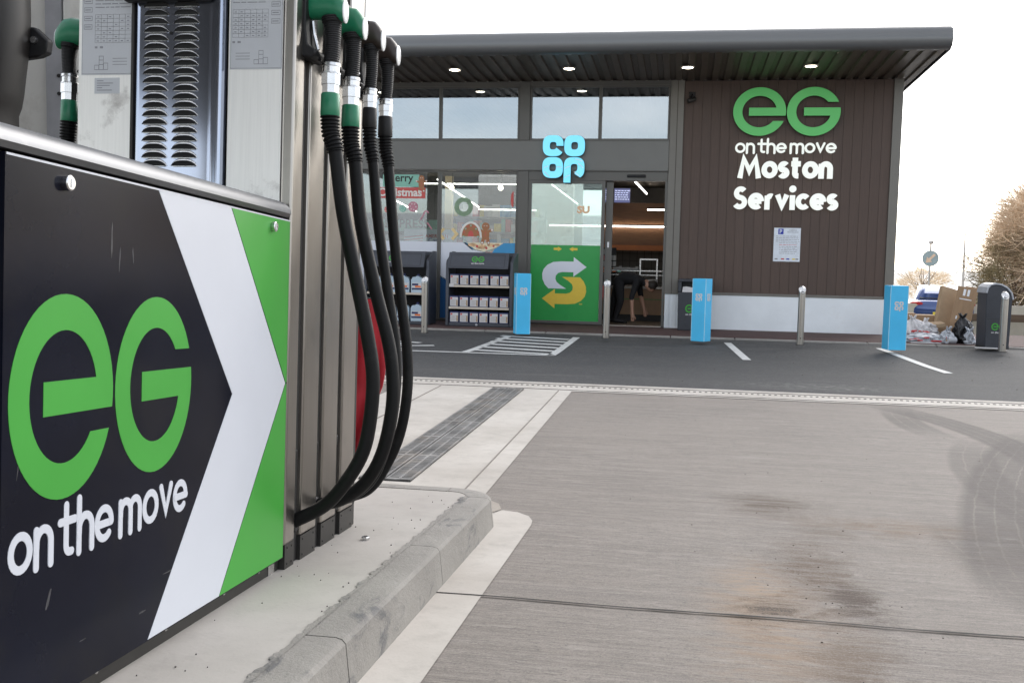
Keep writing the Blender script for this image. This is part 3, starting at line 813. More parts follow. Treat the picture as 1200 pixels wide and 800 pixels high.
# folded polished plate with two columns of punched louvres
b = MB()
prof = [(-1.640, YE + .004), (-1.630, YE - .004), (-1.612, YE - .014), (-1.395, YE - .014), (-1.384, YE - .018), (-1.366, YE - .02), (-1.352, YE - .014), (-1.345, YE + .004)]
zt = 2.4
vs = [(x, y, IT + .06) for x, y in prof] + [(x, y, zt) for x, y in prof]; n = len(prof)
b.add(vs, [(i, i + 1, n + i + 1, n + i) for i in range(n - 1)])
YLV = YE - .014
for cx in (-1.562, -1.466):
    for k in range(26):
        z = 1.318 + .0247 * k; hw = .039
        # dark mouth with a raised half-round hood above it
        P = [(cx - hw, z), (cx + hw, z), (cx + hw * .95, z + .008), (cx + hw * .78, z + .0145), (cx - hw * .78, z + .0145), (cx - hw * .95, z + .008)]
        b.mat(1).prism(P, 0, .0009, lambda u, v, d: (u, YLV - d, v))
        b.mat(2)
        hood = []
        m = 10
        for j in range(m + 1):
            t = j / m
            u = cx - hw * 1.08 + 2.16 * hw * t
            q = 1 - abs(2 * t - 1) ** 3.2
            hood.append((u, q))
        vs = []
        for u, q in hood:
            vs += [(u, YLV - .0005, z + .0215 * q + .001), (u, YLV - .0055 * q - .0006, z + .0185 * q - .001), (u, YLV - .006 * q - .0006, z + .0155 * q), (u, YLV - .0012, z + .0148 * q)]
        fs = []
        for j in range(m):
            for r_ in range(3): fs.append((4 * j + r_, 4 * j + 4 + r_, 4 * j + 5 + r_, 4 * j + 1 + r_))
        b.add(vs, fs)
        b.box(cx - hw * .9, cx + hw * .9, YLV - .004, YLV - .0005, z - .0022, z - .0002)
b.mat(1)
for dx, z in ((-1.514, 1.62), (-1.514, 1.72)): b.lathe((dx, YLV, z + .09), (0, -1, 0), [(0, .005), (.003, .004)], 10)
pp(b, 'louvre_plate', [MT['chrome'], MT['pit'], MT['silver']], smooth=35)
# corner post and ribbed hose side
pp(MB().box(-1.168, PX, YE - .002, -1.583, IT + .07, 2.4), 'corner_post', MT['steel'], bevel=.008, seg=3)
pp(MB().box(-1.17, -1.144, -1.582, -1.005, IT - .003, 2.4), 'hose_recess', MT['recess'])
for y0, y1 in ((-1.534, -1.402), (-1.354, -1.216), (-1.170, -1.034)):
    pp(MB().box(-1.1655, PX, y0, y1, IT + .075, 2.4), 'side_rib', MT['steel'], bevel=.006, seg=2)
pp(MB().box(-1.1655, PX - .006, -1.031, -1.0, IT, 2.4), 'edge_trim', MT['kick'])
for y0, y1 in ((-1.655, -1.585), (-1.532, -1.404), (-1.352, -1.218), (-1.168, -1.036)):
    b = MB().box(-1.1655, PX - .001, y0, y1, IT - .003, IT + .073)
    b.mat(1)
    for y in (y0 + .018, y1 - .018): b.lathe((PX - .001, y, IT + .06), (1, 0, 0), [(0, .003), (.002, .003)], 8).lathe((PX - .001, y, IT + .012), (1, 0, 0), [(0, .003), (.002, .003)], 8)
    pp(b, 'kick_plate', [MT['kick'], MT['recess']])
for y in (-1.56, -1.38, -1.19): pp(MB().box(-1.166, -1.138, y - .016, y + .016, .44, .475), 'hose_clip', MT['plastic'], bevel=.006)
for k, y in enumerate((-1.557, -1.377, -1.19, -1.02)): pp(MB().lathe((-1.168, y, (.249, .267, .244, .228)[k]), (1, 0, 0), [(0, .03), (.03, .03), (.034, .026)], 14), 'hose_inlet', MT['plastic'], smooth=40)
# display head above the frame of the picture
pp(MB().box(-1.84, -1.14, -1.80, -.98, 1.93 + .12, 2.42), 'display_head', MT['plastic'], bevel=.02)
pp(MB().box(-1.66, -1.38, -1.70, -1.665, 1.80, 2.06), 'head_shroud', MT['plastic'], bevel=.01)
# nozzle boots on the right face
for y in (-1.557, -1.377, -1.19, -1.02):
    b = MB().prism([(-1.166, 1.66), (-1.105, 1.648), (-1.088, 1.662), (-1.088, 1.675), (-1.115, 1.69), (-1.122, 1.74), (-1.122, 1.92), (-1.166, 1.96)], y - .052, y + .052, lambda u, v, d: (u, d, v))
    pp(b, 'nozzle_boot', MT['plastic'], bevel=.01)
b = MB().prism([(-1.82, 1.66), (-1.88, 1.648), (-1.88, 1.69), (-1.865, 1.74), (-1.865, 1.92), (-1.82, 1.96)], -1.46, -1.35, lambda u, v, d: (u, d, v)); pp(b, 'nozzle_boot', MT['plastic'], bevel=.01)

# hoses and nozzles --------------------------------------------------
def smooth_path(P, n=8):
    P = [Vector(p) for p in P]; out = []
    Q = [P[0] * 2 - P[1]] + P + [P[-1] * 2 - P[-2]]
    for i in range(1, len(Q) - 2):
        p0, p1, p2, p3 = Q[i - 1:i + 3]
        for k in range(n):
            t = k / n
            out.append(.5 * ((2 * p1) + (p2 - p0) * t + (2 * p0 - 5 * p1 + 4 * p2 - p3) * t * t + (3 * p1 - p0 - 3 * p2 + p3) * t ** 3))
    out.append(P[-1]); return out

def fuel_hose(y, X, zc, hose, headm, sleevem, r, label, flip=1, name='fuel_nozzle'):
    """X: axis of the grip, zc: (grip top, grip base, sleeve top, sleeve base, bellows base)"""
    base = Vector((X, y, zc[4]))
    t = lthing(name, label, 'fuel nozzle', base, 'fuel nozzles hanging on the pump')
    def B(mb, nm, m, **k): return mb.build(nm, m, t, off=base, **k)
    f = flip
    gt, gb, st, sb, bb = zc
    # head cover: loft from the boot to the round badge
    H = [(-.125, .012, .014, .018), (-.112, .022, .021, .024), (-.09, .034, .027, .032), (-.055, .046, .031, .040), (-.015, .050, .033, .046), (.015, .046, .033, .045), (.032, .034, .030, .038), (.040, .028, .026, .033)]
    B(MB().loft([((X + f * a, y, gt + h), (0, w, 0), (f * .25 * 0, 0, hh)) for a, h, w, hh in H], 22, 2.4), 'head_cover', headm, smooth=50)
    B(MB().loft([((X + f * .039, y, gt + .028), (0, .0255, 0), (0, 0, .035)), ((X + f * .0425, y, gt + .028), (0, .0255, 0), (0, 0, .035)), ((X + f * .0445, y, gt + .028), (0, .022, 0), (0, 0, .031))], 22, 2), 'badge', MT['badge'], smooth=40)
    # spout into the boot, trigger and guard
    B(MB().tube([(X - f * .12, y, gt + .012), (X - f * .15, y, gt + .02), (X - f * .165, y, gt + .05), (X - f * .17, y, gt + .1)], .011, 10), 'spout', MT['silver'], smooth=40)
    B(MB().tube(smooth_path([(X - f * .095, y, gt + .005), (X - f * .092, y, gt - .05), (X - f * .07, y, gt - .10), (X - f * .03, y, gb + .012)], 5), .0055, 8), 'trigger_guard', MT['plastic'], smooth=40)
    B(MB().tube([(X - f * .06, y, gt), (X - f * .055, y, gt - .04), (X - f * .042, y, gt - .085)], [.007, .006, .005], 8), 'trigger', MT['silver'], smooth=40)
    # ridged grip
    pts = []; rad = []
    n = 44
    for k in range(n + 1):
        q = k / n
        pts.append((X + f * .004 * math.sin(q * PI), y, gt + .012 + (gb - gt - .012) * q)); rr = r * (1.08 - .22 * math.sin(min(1, q * 1.3) * PI * .5)) * (1.0 if q > .12 else 1.12)
        rad.append(rr * (1 + (.035 if k % 2 else -.02)))
    B(MB().tube(pts, rad, 16), 'grip', MT['plastic'], smooth=25)
    # swivel connector
    L = gb - st
    B(MB().lathe((X + .0, y, gb), (0, 0, -1), [(0, r * 1.05), (L * .10, r * 1.08), (L * .12, r * .98), (L * .30, r * .98), (L * .32, r * 1.12), (L * .36, r * 1.14)], 20), 'swivel', MT['silver'], smooth=30)
    B(MB().lathe((X, y, gb - L * .36), (0, 0, -1), [(0, r * 1.12), (L * .36, r * 1.12), (L * .37, r * 1.02), (L * .64, r * 1.02)], 8), 'hex_nut', MT['silver'], smooth=20)
    B(MB().lathe((X, y, st), (0, 0, -1), [(0, r * .98), (.003, r * 1.06), (st - sb - .004, r * 1.1), (st - sb, r * 1.02)], 20), 'sleeve', sleevem, smooth=40)
    # bellows and hose follow one curve
    P = smooth_path([(X, y, sb + .005), (X + f * .004, y, (sb + bb) / 2)] + [(q[0], y + (q[2] if len(q) > 2 else 0), q[1]) for q in hose], 9)
    Lb = sb - bb
    acc = 0; idx = 0
    for i in range(1, len(P)):
        acc += (P[i] - P[i - 1]).length
        if acc > Lb: idx = i; break
    # resample the bellows
    bl = []; rd = []
    m = 40
    for k in range(m + 1):
        z = sb - Lb * k / m
        for i in range(1, len(P)):
            if P[i].z <= z:
                u = (P[i - 1].z - z) / max(1e-6, P[i - 1].z - P[i].z); bl.append(P[i - 1].lerp(P[i], u)); break
        rd.append(r * (1.12 if (k // 2) % 2 == 0 else .90) * (1 - .12 * k / m))
    B(MB().tube(bl, rd, 16), 'bend_restrictor', MT['rubber'], smooth=30)
    B(MB().tube([q for q in P if q.z < bb + .01 or q.z < sb - Lb + .002], r * .80, 16), 'hose', MT['rubber'], smooth=60)
    return t

Z1 = (1.770, 1.643, 1.485 + .069, 1.485, 1.380)
H1 = [(-1.038, 1.38), (-1.009, 1.195), (-.961, .991), (-.925, .838), (-.903, .709), (-.908, .58), (-.929, .475), (-.981, .382), (-1.047, .307), (-1.150, .249)]
H2 = [(-1.036, 1.376), (-1.012, 1.186), (-.958, .97), (-.911, .807), (-.894, .699), (-.894, .59), (-.922, .451), (-.976, .352), (-1.055, .292), (-1.15, .267)]
H3 = [(-1.036, 1.404), (-1.013, 1.203), (-.974, .974), (-.943, .801), (-.936, .657), (-.953, .497), (-1.0, .349), (-1.074, .271), (-1.15, .244)]
H4 = [(-1.033, 1.415), (-1.005, 1.159), (-.974, .948), (-.947, .766), (-.943, .615), (-.967, .461), (-1.021, .336), (-1.076, .262), (-1.15, .228)]
fuel_hose(-1.557, -1.058, Z1, H1, MT['nozgreen'], MT['nozgreen'], .0265, 'green headed petrol nozzle and black hose nearest the graphic side panel')
fuel_hose(-1.377, -1.055, (1.769, 1.642, 1.555, 1.485, 1.376), H2, MT['nozgreen'], MT['nozgreen'], .0265, 'green headed petrol nozzle and hose, hanging second behind the nearest green one')
fuel_hose(-1.190, -1.052, (1.782, 1.648, 1.585, 1.519, 1.404), H3, MT['brownplastic'], MT['plastic'], .0225, 'dark brown headed diesel nozzle and hose between the green nozzles and the farthest one')
fuel_hose(-1.020, -1.048, (1.775, 1.649, 1.589, 1.520, 1.414), H4, MT['brownplastic'], MT['plastic'], .0235, 'dark brown headed diesel nozzle and hose farthest from the side panel, nearest the shop')
fuel_hose(-1.405, -2.020, (1.745, 1.655, 1.57, 1.50, 1.40), [(-2.024, 1.40), (-2.04, 1.2), (-2.08, .99), (-2.10, .75), (-2.10, .58), (-2.06, .42), (-1.98, .3), (-1.85, .25)], MT['nozgreen'], MT['nozgreen'], .025, 'green headed nozzle on the far side of the pump, left of the louvred end', flip=-1)

# red sheet hanging beyond the hoses
rd = lthing('red_cover_sheet', 'creased red plastic sheet hanging behind the black fuel hoses', 'plastic sheet', (-1.14, -.8, .34))
b = MB(); vs = []; fs = []; nu, nv = 8, 16
for j in range(nv + 1):
    v = j / nv; z = .945 - .59 * v
    xr = -1.108 + .018 * math.sin(v * 2.4) - max(0, v - .48) * .165
    for i in range(nu + 1):
        u = i / nu; x = -1.26 + (xr + 1.26) * u
        y = -.8 + .012 * math.sin(u * 7 + v * 5) + (.012 if abs(v - .56) < .04 else 0)
        vs.append((x, y, z))
for j in range(nv):
    for i in range(nu): a = j * (nu + 1) + i; fs.append((a, a + 1, a + nu + 2, a + nu + 1))
b.add(vs, fs); o = b.build('sheet', MT['red'], rd, smooth=60, off=(-1.14, -.8, .34))
so = o.modifiers.new('Solidify', 'SOLIDIFY'); so.thickness = .003
b = MB().tube([(-1.26, -.8, .945), (-1.11, -.8, .943)], .006, 8).tube([(-1.25, -.8, .945), (-1.25, -.8, IT - .01)], .012, 8); b.build('stand', MT['plastic'], rd, off=(-1.14, -.8, .34))
MB().tube([(-1.185, -.806, .345), (-1.178, -.807, .40)], .006, 6).build('white_tie', MT['tape'], rd, off=(-1.14, -.8, .34))

# ------------------------------------------------------------------ forecourt canopy behind the viewpoint
cp = thing('forecourt_canopy', 'flat forecourt canopy on two columns behind the viewpoint, mirrored in the shop glass', 'canopy', (-2, -5, 0))
MB().box(-11, 1.6, -10, 3.4, 4.5, 5.05).build('canopy_deck', MT['bullnose'], cp)
MB().box(-11, 1.6, 3.401, 3.46, 4.46, 5.1).box(-11, 1.6, -10.06, -10.001, 4.46, 5.1).build('canopy_fascia', MT['recess'], cp)
MB().box(-4, -1, 3.461, 3.47, 4.9, 5.12).build('canopy_emblem', MT['green_vinyl'], cp)
for x in (-7.5, -.5): MB().box(x - .2, x + .2, -.2, .2, 0, 4.499).build('column', MT['trim'], cp)

# ------------------------------------------------------------------ lorry beyond the island
lr = thing('lorry', 'white lorry cab with black air intake stack, parked beyond the pump', 'lorry', (-4.0, 5.0, 0))
LO = (-4.0, 5.0, 0)
b = MB().box(-5.25, -2.72, 5.0, 7.2, .95, 3.3); b.build('cab', MT['lorry_white'], lr, off=LO, bevel=.05, seg=3)
b = MB().prism([(-3.30, 4.999), (-3.28, 4.955), (-3.16, 4.94), (-3.13, 4.965), (-2.76, 4.965), (-2.72, 4.999)], 1.80, 3.2, lambda u, v, d: (u, v, d)); b.build('rear_pillar', MT['lorry_white'], lr, off=LO, bevel=.008)
b = MB().box(-3.40, -3.305, 4.975, 4.999, 1.2, 3.2); b.build('grey_strip', MT['lorry_grey'], lr, off=LO)
b = MB()
for z in (1.98, 2.075): b.lathe((-3.325, 4.976, z), (0, -1, 0), [(0, .011), (.006, .009)], 10)
b.build('strip_bolt', MT['recess'], lr, off=LO)
secs = []
for z, xr, xl in ((1.70, -3.42, -4.1), (1.80, -3.42, -4.1), (1.84, -3.40, -4.12), (1.90, -3.385, -4.14), (2.02, -3.365, -4.16), (2.10, -3.35, -4.18), (2.25, -3.335, -4.2), (2.45, -3.335, -4.2), (3.1, -3.34, -4.2), (3.2, -3.42, -4.1)):
    xr *= .925; secs.append((((xr + xl) / 2, 4.35, z * .975 + .03), ((xr - xl) / 2, 0, 0), (0, .18, 0)))
ai = MB().loft(secs, 28, 3.2).build('air_intake', MT['intake'], lr, off=LO, smooth=50)
pts = [(-3.70, 4.66, 1.60 + .012 * k) for k in range(15)]
vs = MB().loft([((-3.63, 4.35, 1.53 + .0125 * k), (.465 - (.02 if (k // 2) % 2 else 0), 0, 0), (0, .19 - (.02 if (k // 2) % 2 else 0), 0)) for k in range(21)], 28, 3)
vs.build('bellows', MT['rubber'], ai, off=LO, smooth=25)
b = MB()
for k, x in enumerate((-3.42, -3.49, -3.56)): b.box(x, x + .012, 4.155, 4.175, 2.12 + .05 * k, 3.0)
b.build('intake_rib', MT['intake'], ai, off=LO)
b = MB().prism([(-3.16, 2.05), (-3.16, 2.21), (-3.08, 2.20), (-3.01, 2.14), (-3.02, 2.08), (-3.07, 2.06)], 4.42, 4.47, lambda u, v, d: (u, d, v)); b.build('bracket', MT['plastic'], lr, off=LO, bevel=.008)
MB().lathe((-3.08, 4.42, 2.14), (0, -1, 0), [(0, .018), (.01, .016)], 12).build('bracket_bolt', MT['silver'], lr, off=LO)
MB().box(-4.9, -3.1, 2.6, 7.1, .70, .94).build('chassis', MT['plastic'], lr, off=LO)
MB().box(-4.1, -3.2, 4.2, 4.6, .94, 1.54).build('intake_base', MT['plastic'], lr, off=LO, bevel=.02)
for x in (-5.1, -3.0):
    for y in (3.0, 6.4):
        w = MB().lathe((x - .14, y, .5), (1, 0, 0), [(0, .36), (.02, .47), (.05, .5), (.23, .5), (.26, .47), (.28, .36)], 28).build('wheel', MT['tyre'], lr, off=LO, smooth=40)
        MB().lathe((x - .145, y, .5), (1, 0, 0), [(0, .12), (.01, .34), (.28, .34), (.29, .12)], 24).build('rim', MT['lorry_grey'], w, off=LO, smooth=40)
MB().box(-5.0, -2.9, 4.95, 5.02, .5, .95).build('mudguard', MT['plastic'], lr, off=LO)

# ------------------------------------------------------------------ shop building
Y0 = 16.4
BO = (-2.8, Y0, .08)
shop = thing('shop_building', 'low forecourt shop with grey glazed front, brown clad right end and overhanging roof', 'shop', BO)
def bp(mb, name, m, par=None, **k): return mb.build(name, m, par or shop, off=BO, **k)
XL, XR = -9.0, 3.29
# brown boarded end
b = MB(); b.mat(1).box(-.03, 3.15, Y0 + .012, Y0 + .2, .66, 4.02).mat(0)
x = -.028; wb = .1445
while x < 3.14:
    b.mat(random.choice((0, 0, 2, 3))).box(x, min(x + wb - .0035, 3.148), Y0 - .004 + random.uniform(-.0015, .0015), Y0 + .013, .672, 4.018); x += wb
bp(b, 'brown_cladding', [MT['cladding'], MT['groove'], pm('brown_cladding_pale', (.086, .057, .045), .62, var=.16, scale=6, stretch=(12, 1, .5), bump=.15), pm('brown_cladding_deep', (.074, .048, .0375), .58, var=.16, scale=6, stretch=(12, 1, .5), bump=.15)])
bp(MB().box(3.15, XR, Y0 - .03, Y0 + .2, .66, 4.03).box(-.028, 3.15, Y0 - .022, Y0 + .01, .630, .672), 'corner_trim', MT['trim'], bevel=.004)
bp(MB().box(3.05, XR - .01, Y0 + .2, 24, .63, 3.86), 'side_wall', MT['cladding'])
bp(MB().box(-.235, 3.215, Y0 - .012, Y0 + .2, .0, .63).box(3.02, 3.212, Y0 + .2, 24, -.6, .63), 'plinth', MT['plinth'])
bp(MB().box(-.235, -.165, Y0 - .02, Y0 - .012, .08, .628).box(-.125, -.055, Y0 - .02, Y0 - .012, .08, .628), 'plinth_edge', MT['plinth'])
bp(MB().box(-.245, -.03, Y0 - .035, Y0 + .25, .632, 4.03), 'pilaster', MT['trim'], bevel=.004)
bp(MB().box(-.135, -.127, Y0 - .038, Y0 - .034, .632, 4.02), 'pilaster_joint', MT['groove'])
bp(MB().box(-2.682, -2.508, Y0 - .03, Y0 + .2, .08, 2.594).box(-2.682, -2.508, Y0 - .028, Y0 + .2, 3.085, 4.02), 'pillar', MT['frame'], bevel=.004)
bp(MB().box(XL, -.247, Y0 - .045, Y0 + .25, 2.60, 3.07), 'fascia_band', MT['band'], bevel=.004)
bp(MB().box(XL, -.247, Y0 - .055, Y0 - .02, 2.588, 2.601).box(XL, -.247, Y0 - .052, Y0 - .02, 3.069, 3.082), 'band_edge', MT['frame'])
bp(MB().box(XL, -.247, Y0 - .02, Y0 + .2, 3.955, 4.03), 'top_rail', MT['frame'])
bp(MB().box(XL, -.247, Y0 + .05, Y0 + .25, -.05, .095), 'sill', MT['frame'])
def window(x0, x1, z0, z1, m, t=.035, name='window'):
    b = MB(); y0, y1 = Y0 - .012, Y0 + .06
    b.box(x0, x0 + t, y0, y1, z0, z1).box(x1 - t, x1, y0, y1, z0, z1).box(x0 + t, x1 - t, y0, y1, z0, z0 + t).box(x0 + t, x1 - t, y0, y1, z1 - t, z1)
    w = bp(b, name, MT['frame'], bevel=.003)
    bp(MB().box(x0 + t, x1 - t, Y0 + .015, Y0 + .023, z0 + t, z1 - t), 'pane', m, w)
    return w
for x0, x1 in ((-8.99, -7.2), (-7.2, -5.6), (-5.6, -4.012), (-4.012, -2.685), (-2.505, -1.36), (-1.36, -.25)):
    window(x0, x1, 3.083, 3.955, MT['window'], .028)
for x0, x1 in ((-8.99, -7.2), (-7.2, -5.6), (-5.6, -4.012), (-4.012, -2.685)):
    window(x0, x1, .095, 2.585, MT['clear'], .03)
# entrance: head, fixed leaf with green film, open leaf behind it
bp(MB().box(-2.506, -.249, Y0 - .022, Y0 + .14, 2.435, 2.587), 'door_head', MT['frame'], bevel=.004)
bp(MB().box(-.60, -.90, Y0 - .05, Y0 - .021, 2.49, 2.535), 'door_sensor', MT['plastic'], bevel=.01)
b = MB(); b.box(-2.506, -2.455, Y0 - .02, Y0 + .05, .095, 2.434).box(-1.30, -1.245, Y0 - .02, Y0 + .05, .095, 2.434).box(-2.455, -1.30, Y0 - .02, Y0 + .05, .095, .14).box(-2.455, -1.30, Y0 - .02, Y0 + .05, 2.385, 2.434)
dl = bp(b, 'door_leaf', MT['frame'], bevel=.003)
bp(MB().box(-2.455, -1.30, Y0 + .012, Y0 + .020, .14, 2.385), 'pane', MT['leaf'], dl)
b = MB(); x0, x1 = -1.235, -.25
b.box(-1.235, -1.12, Y0 + .055, Y0 + .11, .095, 2.43)
dl2 = bp(b, 'sliding_door_edge', MT['frame'], bevel=.003)
bp(MB().box(-1.195, -1.165, Y0 + .045, Y0 + .056, 1.36, 1.45).box(-1.195, -1.165, Y0 + .045, Y0 + .056, .55, .63), 'door_catch', MT['tape'], dl2)
bp(MB().box(-1.244, -1.236, Y0 + .03, Y0 + .05, .52, .74), 'red_reflector', MT['packred'], dl2)
bp(MB().box(-.285, -.247, Y0 - .02, Y0 + .1, .095, 2.434), 'door_jamb', MT['frame'])
bp(MB().box(-1.235, -.285, Y0 - .01, Y0 + .2, .081, .098), 'threshold', MT['steel'])
# green film and the arrow emblem
fm = front(Y0 + .010)
b = MB()
b.box(-2.448, -1.305, Y0 + .0085, Y0 + .0115, .142, 1.385)
def dpix(px, py):   # emblem laid out in a unit grid, then scaled on the leaf
    return (-2.448 + (px - 40) / 320 * 1.143, 1.385 - (py - 360) / 386 * 1.243)
W = [(240, 420), (300, 470), (240, 520), (240, 497), (188, 497), (170, 502), (159, 515), (157, 532), (163, 548), (178, 562), (208, 582), (125, 582), (108, 562), (97, 535), (95, 508), (101, 484), (118, 462), (145, 447), (180, 443), (240, 443)]
b.mat(1).prism([dpix(*p) for p in W], .0016, .0024, fm)
b.mat(2).prism([dpix(396 - x, 1104 - y) for x, y in W], .0016, .0024, fm)
for s in (1, -1):
    ar = [(146, 374), (166, 374), (166, 368), (184, 380), (166, 392), (166, 386), (146, 386)]
    b.prism([dpix(x if s > 0 else 402 - x, y) for x, y in ar], .0016, .0024, fm)
b.text('TM', fm, *dpix(268, 664), width=.055, d1=.0024)
b.mat(3).text('SU', front(Y0 + .010), -1.70, 1.905, width=.205, height=.125, d1=.0024, bold=.05)
bp(b, 'door_film', [MT['subgreen'], MT['film_white'], MT['subyellow'], pm('peach_film', (.80, .50, .30), .5)], dl)
# printed film along the foot of the windows
b = MB()
def quadw(P, mi): b.mat(mi).prism(P, 0, .0015, front(Y0 + .012))
quadw([(-5.57, .75), (-4.045, .55), (-4.045, 1.405), (-5.57, 1.405)], 0)
quadw([(-5.57, .13), (-4.045, .13), (-4.045, .545), (-5.57, .745)], 2)
quadw([(-3.98, .84), (-3.62, .62), (-3.15, 1.1), (-3.25, 1.24), (-3.42, 1.28), (-3.56, 1.40), (-3.98, 1.40)], 0)
quadw([(-3.98, .13), (-2.72, .13), (-2.72, .75), (-3.1, 1.02), (-3.60, .60), (-3.98, .82)], 2)
quadw([(-2.72, .77), (-2.72, 1.40), (-2.90, 1.40), (-3.06, 1.30), (-3.14, 1.18), (-3.08, 1.04)], 1)
quadw([(-3.60, 1.398), (-3.545, 1.398), (-3.41, 1.285), (-3.45, 1.28), (-3.56, 1.37)], 1)
quadw([(-3.535, 1.4), (-2.915, 1.4), (-3.07, 1.31), (-3.24, 1.255), (-3.40, 1.29)], 4)
b.mat(3)
for cx, cz, r in ((-3.44, 1.36, .05), (-3.28, 1.33, .06), (-3.12, 1.36, .045), (-3.02, 1.37, .03)): b.prism([(cx + r * 1.5 * math.cos(k * PI / 8), cz + r * .6 * math.sin(k * PI / 8)) for k in range(16)], .0016, .0026, front(Y0 + .012))
b.mat(5)
for cx, cz, r in ((-3.36, 1.34, .022), (-3.2, 1.31, .02), (-3.08, 1.345, .018)): b.prism([(cx + r * math.cos(k * PI / 8), cz + r * math.sin(k * PI / 8)) for k in range(16)], .0028, .0034, front(Y0 + .012))
bp(b, 'window_film', [MT['film_white'], MT['film_blue'], MT['film_deep'], MT['food'], MT['foodcream'], MT['coral']])

# roof: bullnose, deck, ribbed soffit, verge
SL = -.03
YN = 14.5
def sz(y): return 4.078 + SL * (y - YN)
b = MB()
P = [(YN + dy, 4.078 + dz) for dy, dz in ((.02, .002), (-.045, .012), (-.09, .044), (-.113, .093), (-.116, .147), (-.10, .205), (-.065, .263), (-.01, .304), (.06, .319), (.10, .319), (.10, .005))]
bp(b.prism(P, XL - .3, 3.475, lambda u, v, d: (d, u, v)), 'bullnose', MT['bullnose'], smooth=35)
b = MB(); b.prism([(y, z) for y, z in ((YN + .101, sz(YN + .1) + .07), (YN + .101, 4.395), (24.5, 4.09), (24.5, sz(24.5) + .07))], XL - .3, 3.47, lambda u, v, d: (d, u, v))
bp(b, 'roof_deck', MT['bullnose'])
# ribbed soffit sheet: trapezoid ribs running front to back
b = MB(); xs = []
x = XL - .28
sec = []
while x < 3.43:
    sec += [(x, .03), (x + .035, .03), (x + .05, 0), (x + .135, 0), (x + .15, .03)]
    x += .185
sec = [(u, v) for u, v in sec if u < 3.465]
ys = [YN + .02, 16.0, 24.45]
vs = []
for y in ys:
    for u, v in sec: vs.append((u, y, sz(y) + v + .002))
n = len(sec)
b.add(vs, [(j * n + i, j * n + i + 1, (j + 1) * n + i + 1, (j + 1) * n + i) for j in range(2) for i in range(n - 1)])
b.mat(1)
x = XL
while x < 3.1:
    b.box(x + .02, x + .05, Y0 - .05, Y0 - .012, sz(Y0) + .003, sz(Y0) + .016); x += .185
bp(b, 'soffit', [MT['soffit'], MT['closer']], recalc=False)
b = MB()
b.prism([(YN + .03, 4.074), (YN - .06, 4.12), (YN - .09, 4.20), (YN - .05, 4.35), (YN + .1, 4.40), (24.5, 4.095), (24.5, sz(24.5) - .01)], 3.4755, 3.492, lambda u, v, d: (d, u, v))
bp(b, 'verge_trim', MT['bullnose'])
DLX = ((-5.33, 'leftmost of the round soffit lights, half hidden above the pump'), (-3.557, 'round warm soffit light left of the blue sign letters'), (-1.774, 'round warm soffit light above the blue sign letters'), (.005, 'round warm soffit light where glazing meets brown cladding'), (1.786, 'round warm soffit light above the round green letters'))
for x, lab in DLX:
    z = sz(15.41)
    t = thing('soffit_light', lab, 'light', (x, 15.41, z), group='lit downlights in the roof overhang')
    MB().lathe((0, 0, .002), (0, 0, -1), [(0, .105), (.012, .105), (.014, .085)], 24).build('light_rim', MT['closer'], t, smooth=40)
    MB().lathe((0, 0, -.0115), (0, 0, -1), [(0, .082), (.004, .07)], 24).build('lamp', MT['lamp'], t)

# interior ------------------------------------------------------------
bp(MB().box(XL, .2, Y0 + .2, 24, .02, .085), 'shop_floor', MT['floorin'])
bp(MB().box(XL, .2, Y0 + .26, 24, 2.66, 2.72), 'ceiling', MT['ceilin'])
bp(MB().box(XL, 3.0, 23.9, 24.1, 0, 3.5), 'back_wall', MT['wallin'])
bp(MB().box(XL - .1, XL, Y0, 24.1, 0, 3.95).box(.1, .2, Y0 + .3, 23.9, .09, 3.0), 'inner_wall', MT['wallin'])
b = MB(); b.box(-2.4, .1, 21.0, 21.1, .09, 3.0)
b.mat(1)
k = -2.4
while k < .1: b.box(k, k + .008, 20.996, 21.0, .09, 1.6); k += .15
for q in range(11): b.box(-2.4, .1, 20.996, 21.0, .1 + .15 * q, .108 + .15 * q)
bp(b, 'tiled_wall', [MT['tile'], MT['groove']])
b = MB(); b.box(-2.6, .1, 19.5, 19.56, 1.45, 2.26); b.mat(1).box(-2.6, .1, 19.47, 19.57, 1.352, 1.45)
bp(b, 'wood_bulkhead', [MT['woodpanel'], MT['orangeband']])
CT = thing('serving_counter', 'tan serving counter with steel guard rails seen through the open door', 'counter', (-.9, 17.9, .085))
co = (-.9, 17.9, .085)
MB().box(-2.6, .05, 17.9, 18.5, .20, .66).build('counter_front', MT['counter'], CT, off=co)
MB().box(-2.6, .05, 17.93, 18.5, .086, .20).build('counter_kick', MT['recess'], CT, off=co)
MB().box(-2.62, .06, 17.86, 18.5, .661, .695).build('counter_top', MT['steel'], CT, off=co)
MB().box(-2.6, .05, 17.893, 17.9, .47, .48).build('counter_trim', MT['subgreen'], CT, off=co)
b = MB()
for x in (-.715, -.415, -.30): b.box(x - .012, x + .012, 18.19, 18.21, .695, 1.19)
b.box(-.725, -.405, 18.188, 18.212, 1.17, 1.195).box(-2.5, -.2, 18.18, 18.22, .965, .985).box(-2.5, -.2, 18.3, 18.34, .89, .905)
b.build('guard_rail', MT['silver'], CT, off=co)
t = thing('food_tray', 'pile of wrapped food on the counter behind the bending person', 'food tray', (-1.0, 18.25, .985))
b = MB()
for k in range(9): b.box(-.2 + .05 * k, -.15 + .05 * k, -.05, .05, .0, .03 + .04 * random.random())
b.build('wrapped_food', MT['packgrey'], t)
MB().box(-.23, .28, -.07, .07, -.002, .012).build('tray', MT['plastic'], t)
